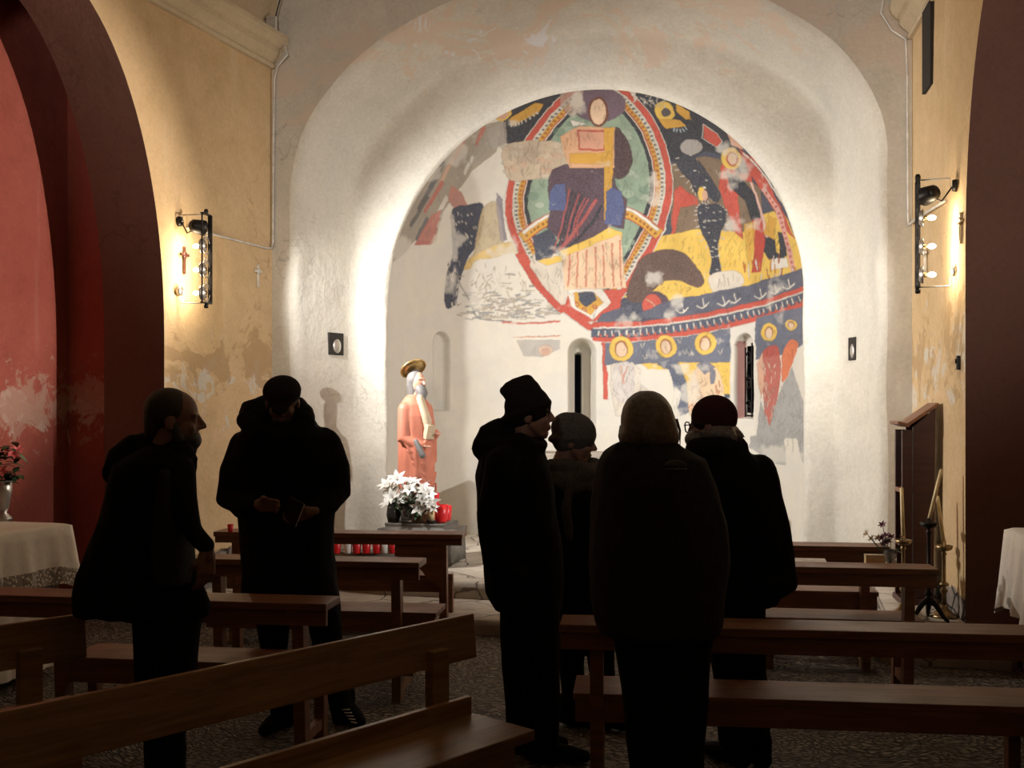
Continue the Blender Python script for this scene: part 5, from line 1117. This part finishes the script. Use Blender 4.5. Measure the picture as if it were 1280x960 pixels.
# --- C: tall man in a slouched beanie, profile right
Cc = Person('tall man in a slouched black beanie and hooded coat, in profile facing right', 658, 4.8)
b = MB(); T, R = head_parts(Cc, 663, 518, 0, .0, .03, b)
Cc.tube(b, [(650, 590, 0, .10), (655, 660, 0, .12), (660, 735, 0, .11)]); Cc.tube(b, [(648, 760, .07, .07), (650, 860, .07, .055), (655, 925, .07, .042)]); Cc.tube(b, [(672, 760, -.07, .07), (675, 860, -.07, .055), (680, 930, -.07, .042)])
Cc.tube(b, [(630, 590, -.14, .045), (620, 640, -.17, .04), (624, 700, -.18, .035), (644, 722, -.18, .028)]); hand(b, Cc.P(644, 722, -.17), (1, .5, -.3), (0, -.2, 1), (0, -1, 0), .8, .7)
b.build('body', M['skin'], Cc.t, voxel=.0055)
h = MB(); hatshape(T, R, h, 1, .013); h.ell(T(-.035, 0, .09), (.088, .082, .085), 24, 14, R); h.ell(T(-.085, 0, .105), (.052, .058, .05), 20, 12, R); h.tube([T(-.02, 0, .15), T(-.075, 0, .125), T(-.125, 0, .105)], [.035, .04, .022], 14, True); h.ell(T(-.05, 0, -.008), (.072, .086, .062), 20, 12, R)
h.tube([T(-.022 + .100 * math.cos(a), .080 * math.sin(a), .012 + .045 * math.cos(a)) for a in np.linspace(0, 2 * PI, 36)], .021, 10); h.build('beanie', M['dark_knit'], Cc.t, voxel=.007)
c = MB(); Cc.loft(c, [(545, 630, 670, .09), (556, 606, 680, .13), (572, 600, 684, .16), (595, 595, 690, .18), (640, 596, 697, .19), (670, 598, 700, .19), (700, 603, 702, .19), (740, 606, 704, .18), (762, 619, 703, .16)])
Cc.tube(c, [(604, 560, 0, .055), (612, 545, .0, .068), (625, 540, .02, .07), (640, 545, .02, .07)]); Cc.tube(c, [(608, 556, 0, .065), (625, 560, -.06, .06), (650, 565, -.1, .05)]); Cc.tube(c, [(640, 540, .08, .05), (665, 552, .06, .045), (678, 556, .0, .03), (676, 560, -.06, .035), (650, 552, -.10, .045)])
Cc.tube(c, [(628, 580, -.15, .08), (618, 640, -.18, .075), (622, 700, -.19, .068), (648, 722, -.2, .052)]); c.build('coat', BK, Cc.t, voxel=.011, fold=.012)
c = MB(); Cc.tube(c, [(652, 705, .06, .09), (652, 750, .06, .105), (650, 840, .07, .09), (655, 930, .07, .075)]); Cc.tube(c, [(672, 705, -.06, .09), (674, 750, -.06, .10), (676, 840, -.07, .088), (680, 935, -.07, .075)]); c.build('trousers', BK, Cc.t, voxel=.011, fold=.008)
shoes(Cc, [(658, 945, .08, .1), (684, 945, -.08, -.1)], BK)

# --- D: shorter person in a grey beanie and scarf
D = Person('shorter person in grey knitted beanie and thick scarf, beside the tall man in profile', 722, 5.25)
b = MB(); T, R = head_parts(D, 719, 551, 0, -.12, .22, b, 1.0)
D.tube(b, [(718, 630, 0, .09), (718, 690, 0, .11), (718, 745, 0, .10)]); D.tube(b, [(714, 750, .03, .06), (714, 840, .03, .05), (717, 890, .03, .04)]); D.tube(b, [(745, 750, -.03, .06), (752, 840, -.03, .05), (755, 890, -.03, .04)]); b.build('body', M['skin'], D.t, voxel=.0055)
h = MB(); hatshape(T, R, h, 1.0, .018); h.ell(T(-.055, 0, .055), (.082, .08, .08), 24, 14, R); h.ell(T(-.045, 0, -.012), (.070, .086, .066), 20, 12, R); h.tube([T(-.018 + .102 * math.cos(a), .084 * math.sin(a), .012 + .03 * math.cos(a)) for a in np.linspace(0, 2 * PI, 36)], .018, 10); h.build('beanie', M['grey_knit'], D.t, voxel=.007)
c = MB()
for zz, r_, ox in ((584, .118, 0), (594, .135, .01), (604, .14, .0)):
    cc = D.P(718, zz, 0); c.tube([cc + Vector((r_ * math.cos(a) + ox, r_ * .85 * math.sin(a), .012 * math.sin(a * 2 + zz))) for a in np.linspace(0, 2 * PI, 28)], .038, 12)
c.tube([D.P(712, 606, -.13), D.P(708, 640, -.17), D.P(712, 672, -.17)], [.05, .045, .035], 14, True, .5); c.build('scarf', M['grey_knit'], D.t, voxel=.009, fold=.01, fold_scale=22)
c = MB(); D.loft(c, [(590, 700, 740, .10), (600, 690, 752, .13), (620, 684, 762, .155), (660, 682, 768, .16), (720, 684, 770, .17), (770, 690, 768, .16)]); D.tube(c, [(694, 615, -.08, .06), (692, 670, -.13, .055), (708, 705, -.18, .048)]); c.build('coat', BK, D.t, voxel=.011, fold=.01)
c = MB(); D.tube(c, [(713, 715, .03, .08), (713, 755, .03, .085), (714, 830, .03, .068), (717, 870, .03, .058), (718, 897, .03, .055)]); D.tube(c, [(746, 715, -.03, .08), (748, 755, -.03, .085), (752, 830, -.03, .068), (756, 870, -.03, .058), (757, 899, -.03, .055)]); c.build('trousers', BK, D.t, voxel=.011, fold=.008)
shoes(D, [(720, 935, .0, -.5), (760, 935, -.04, -.4)], BK)

# --- E: woman with grey hair, back to the camera
E_ = Person('woman with straight grey hair seen from behind, in a dark jacket', 825, 3.62)
b = MB(); T, R = head_parts(E_, 810, 529, 0, PI / 2, .05, b, .93)
E_.tube(b, [(820, 620, 0, .11), (822, 700, 0, .12), (825, 760, 0, .11)]); E_.tube(b, [(808, 790, 0, .065), (812, 900, 0, .06), (815, 1050, 0, .045)]); E_.tube(b, [(855, 790, 0, .065), (852, 900, 0, .06), (850, 1050, 0, .045)]); b.build('body', M['skin'], E_.t, voxel=.0065)
h = MB(); h.ell(T(-.02, 0, .022), (.096, .084, .090), 28, 16, R); E_.loft(h, [(488.5, 800, 816, .035, -.01), (492, 792, 825, .06, -.015), (499, 784, 833, .085, -.02), (508, 779, 839, .094, -.025), (520, 776, 843, .097, -.03), (532, 776, 846, .097, -.035), (543, 774, 849, .095, -.04), (552, 775, 849, .088, -.04), (558, 782, 842, .07, -.04)], 36, 2.05)
h.build('hair', M['hair_grey'], E_.t, voxel=.008, smooth_it=1)
h = MB(); h.tube([E_.P(845, 524, -.02), E_.P(850, 538, -.03), E_.P(850, 556, -.03)], [.007, .004, .0015], 8); h.build('hair_wisp', M['hair_grey'], E_.t, True); h = MB(); h.tube([E_.P(777, 532, -.02), E_.P(774, 545, -.02), E_.P(775, 553, -.02)], [.007, .004, .0015], 8); h.build('hair_wisp', M['hair_grey'], E_.t, True)
c = MB(); E_.loft(c, [(550, 782, 842, .09, .0), (556, 770, 851, .11, .0), (564, 756, 864, .13), (574, 749, 882, .15), (600, 744, 893, .17), (650, 738, 908, .18), (700, 736, 912, .18), (745, 738, 906, .18), (780, 744, 900, .18), (792, 750, 896, .17)])
E_.tube(c, [(778, 562, -.06, .035), (810, 568, -.10, .045), (842, 562, -.06, .035)]); c.build('jacket', CH, E_.t, voxel=.011, fold=.012)
c = MB(); E_.tube(c, [(805, 730, 0, .10), (805, 785, 0, .115), (812, 880, 0, .09), (815, 1000, 0, .075), (816, 1060, 0, .072)]); E_.tube(c, [(846, 730, 0, .10), (850, 785, 0, .115), (852, 880, 0, .092), (850, 1000, 0, .075), (850, 1060, 0, .072)]); c.build('trousers', BK, E_.t, voxel=.012, fold=.008)
shoes(E_, [(815, 1080, .02, PI / 2), (850, 1080, .02, PI / 2 - .2)], BK)
# small grey mark on the back of the shoulder: three nested arcs
lg = MB(); lc_ = E_.P(847, 583, -.175)
for r_, w_ in ((.034, .0035), (.023, .003), (.012, .003)): lg.tube([lc_ + Vector((r_ * math.cos(a) - .006, .002, r_ * .55 * math.sin(a))) for a in np.linspace(.1, PI - .2, 14)], w_, 6)
lg.box(lc_ + Vector((-.005, .0, -.008)), (.075, .004, .004)); lg.build('jacket_emblem', simple('grey_print', (.10, .095, .09), .8), E_.t, True)['label'] = 'small grey arc emblem on the back of the shoulder'

# --- F: man with glasses and dark red beanie, looking left and away
Fp = Person('man with glasses and dark red beanie at the right of the group, looking left', 925, 4.7)
b = MB(); T, R = head_parts(Fp, 890, 531, 0, PI - .55, .08, b)
Fp.tube(b, [(915, 610, 0, .11), (922, 680, 0, .12), (925, 730, 0, .11)]); Fp.tube(b, [(905, 745, 0, .075), (912, 840, 0, .055), (915, 920, 0, .042)]); Fp.tube(b, [(935, 745, 0, .07), (940, 840, 0, .055), (948, 925, 0, .042)])
b.build('body', M['skin'], Fp.t, voxel=.0055)
h = MB(); hatshape(T, R, h, 1, .011); h.ell(T(-.02, 0, .02), (.098, .086, .082), 24, 14, R); h.build('beanie', M['red_knit'], Fp.t, voxel=.007)
h = MB(); h.ell(T(-.028, 0, -.035), (.085, .090, .062), 24, 14, R); h.tube([T(-.08, .03, -.04), T(-.115, .04, -.07), T(-.125, .04, -.085)], [.035, .018, .005], 10, True); h.tube([T(-.09, -.03, -.04), T(-.12, -.04, -.06), T(-.132, -.045, -.065)], [.03, .014, .004], 10, True); h.build('hair', M['hair_grey'], Fp.t, voxel=.007)
h = MB(); h.ell(T(.05, 0, -.08), (.058, .058, .046), 24, 12, R); h.ell(Fp.P(868, 549, -.02), (.045, .05, .04), 20, 12); h.build('beard', M['hair_grey'], Fp.t, voxel=.006)
g = MB()
for s_ in (-1, 1):
    g.tube([T(.104, s_ * .036 + .028 * math.copysign(abs(math.cos(a)) ** .6, math.cos(a)), -.003 + .023 * math.copysign(abs(math.sin(a)) ** .6, math.sin(a))) for a in np.linspace(0, 2 * PI, 26)], .0032, 6); g.tube([T(.11, s_ * .060, .006), T(.05, s_ * .085, .008), T(-.02, s_ * .088, .004)], .0025, 6)
g.tube([T(.106, -.009, .004), T(.106, .009, .004)], .0022, 6); g.build('glasses', M['black_iron'], Fp.t, True)
c = MB(); Fp.loft(c, [(552, 868, 920, .10), (562, 860, 935, .13), (575, 862, 950, .15), (595, 860, 962, .17), (620, 858, 972, .18), (652, 862, 979, .18), (685, 868, 982, .18), (720, 872, 984, .18), (748, 880, 972, .17), (756, 884, 968, .16)])
Fp.tube(c, [(870, 562, -.08, .05), (900, 560, -.12, .05), (924, 560, -.05, .05), (918, 556, .06, .05)]); Fp.tube(c, [(948, 590, -.02, .085), (962, 640, -.04, .078), (974, 690, -.06, .072), (980, 730, -.12, .064), (962, 738, -.18, .05)]); c.build('coat', BK, Fp.t, voxel=.011, fold=.012)
c = MB(); Fp.tube(c, [(908, 705, 0, .09), (906, 745, 0, .105), (914, 840, 0, .085), (917, 925, 0, .07)]); Fp.tube(c, [(930, 705, 0, .09), (932, 745, 0, .09), (936, 840, 0, .08), (945, 925, 0, .07)]); c.build('trousers', BK, Fp.t, voxel=.011, fold=.008)
shoes(Fp, [(914, 950, -.02, PI / 2 + .5), (948, 950, -.02, PI / 2)], BK)
print('objects', len(scene.objects))
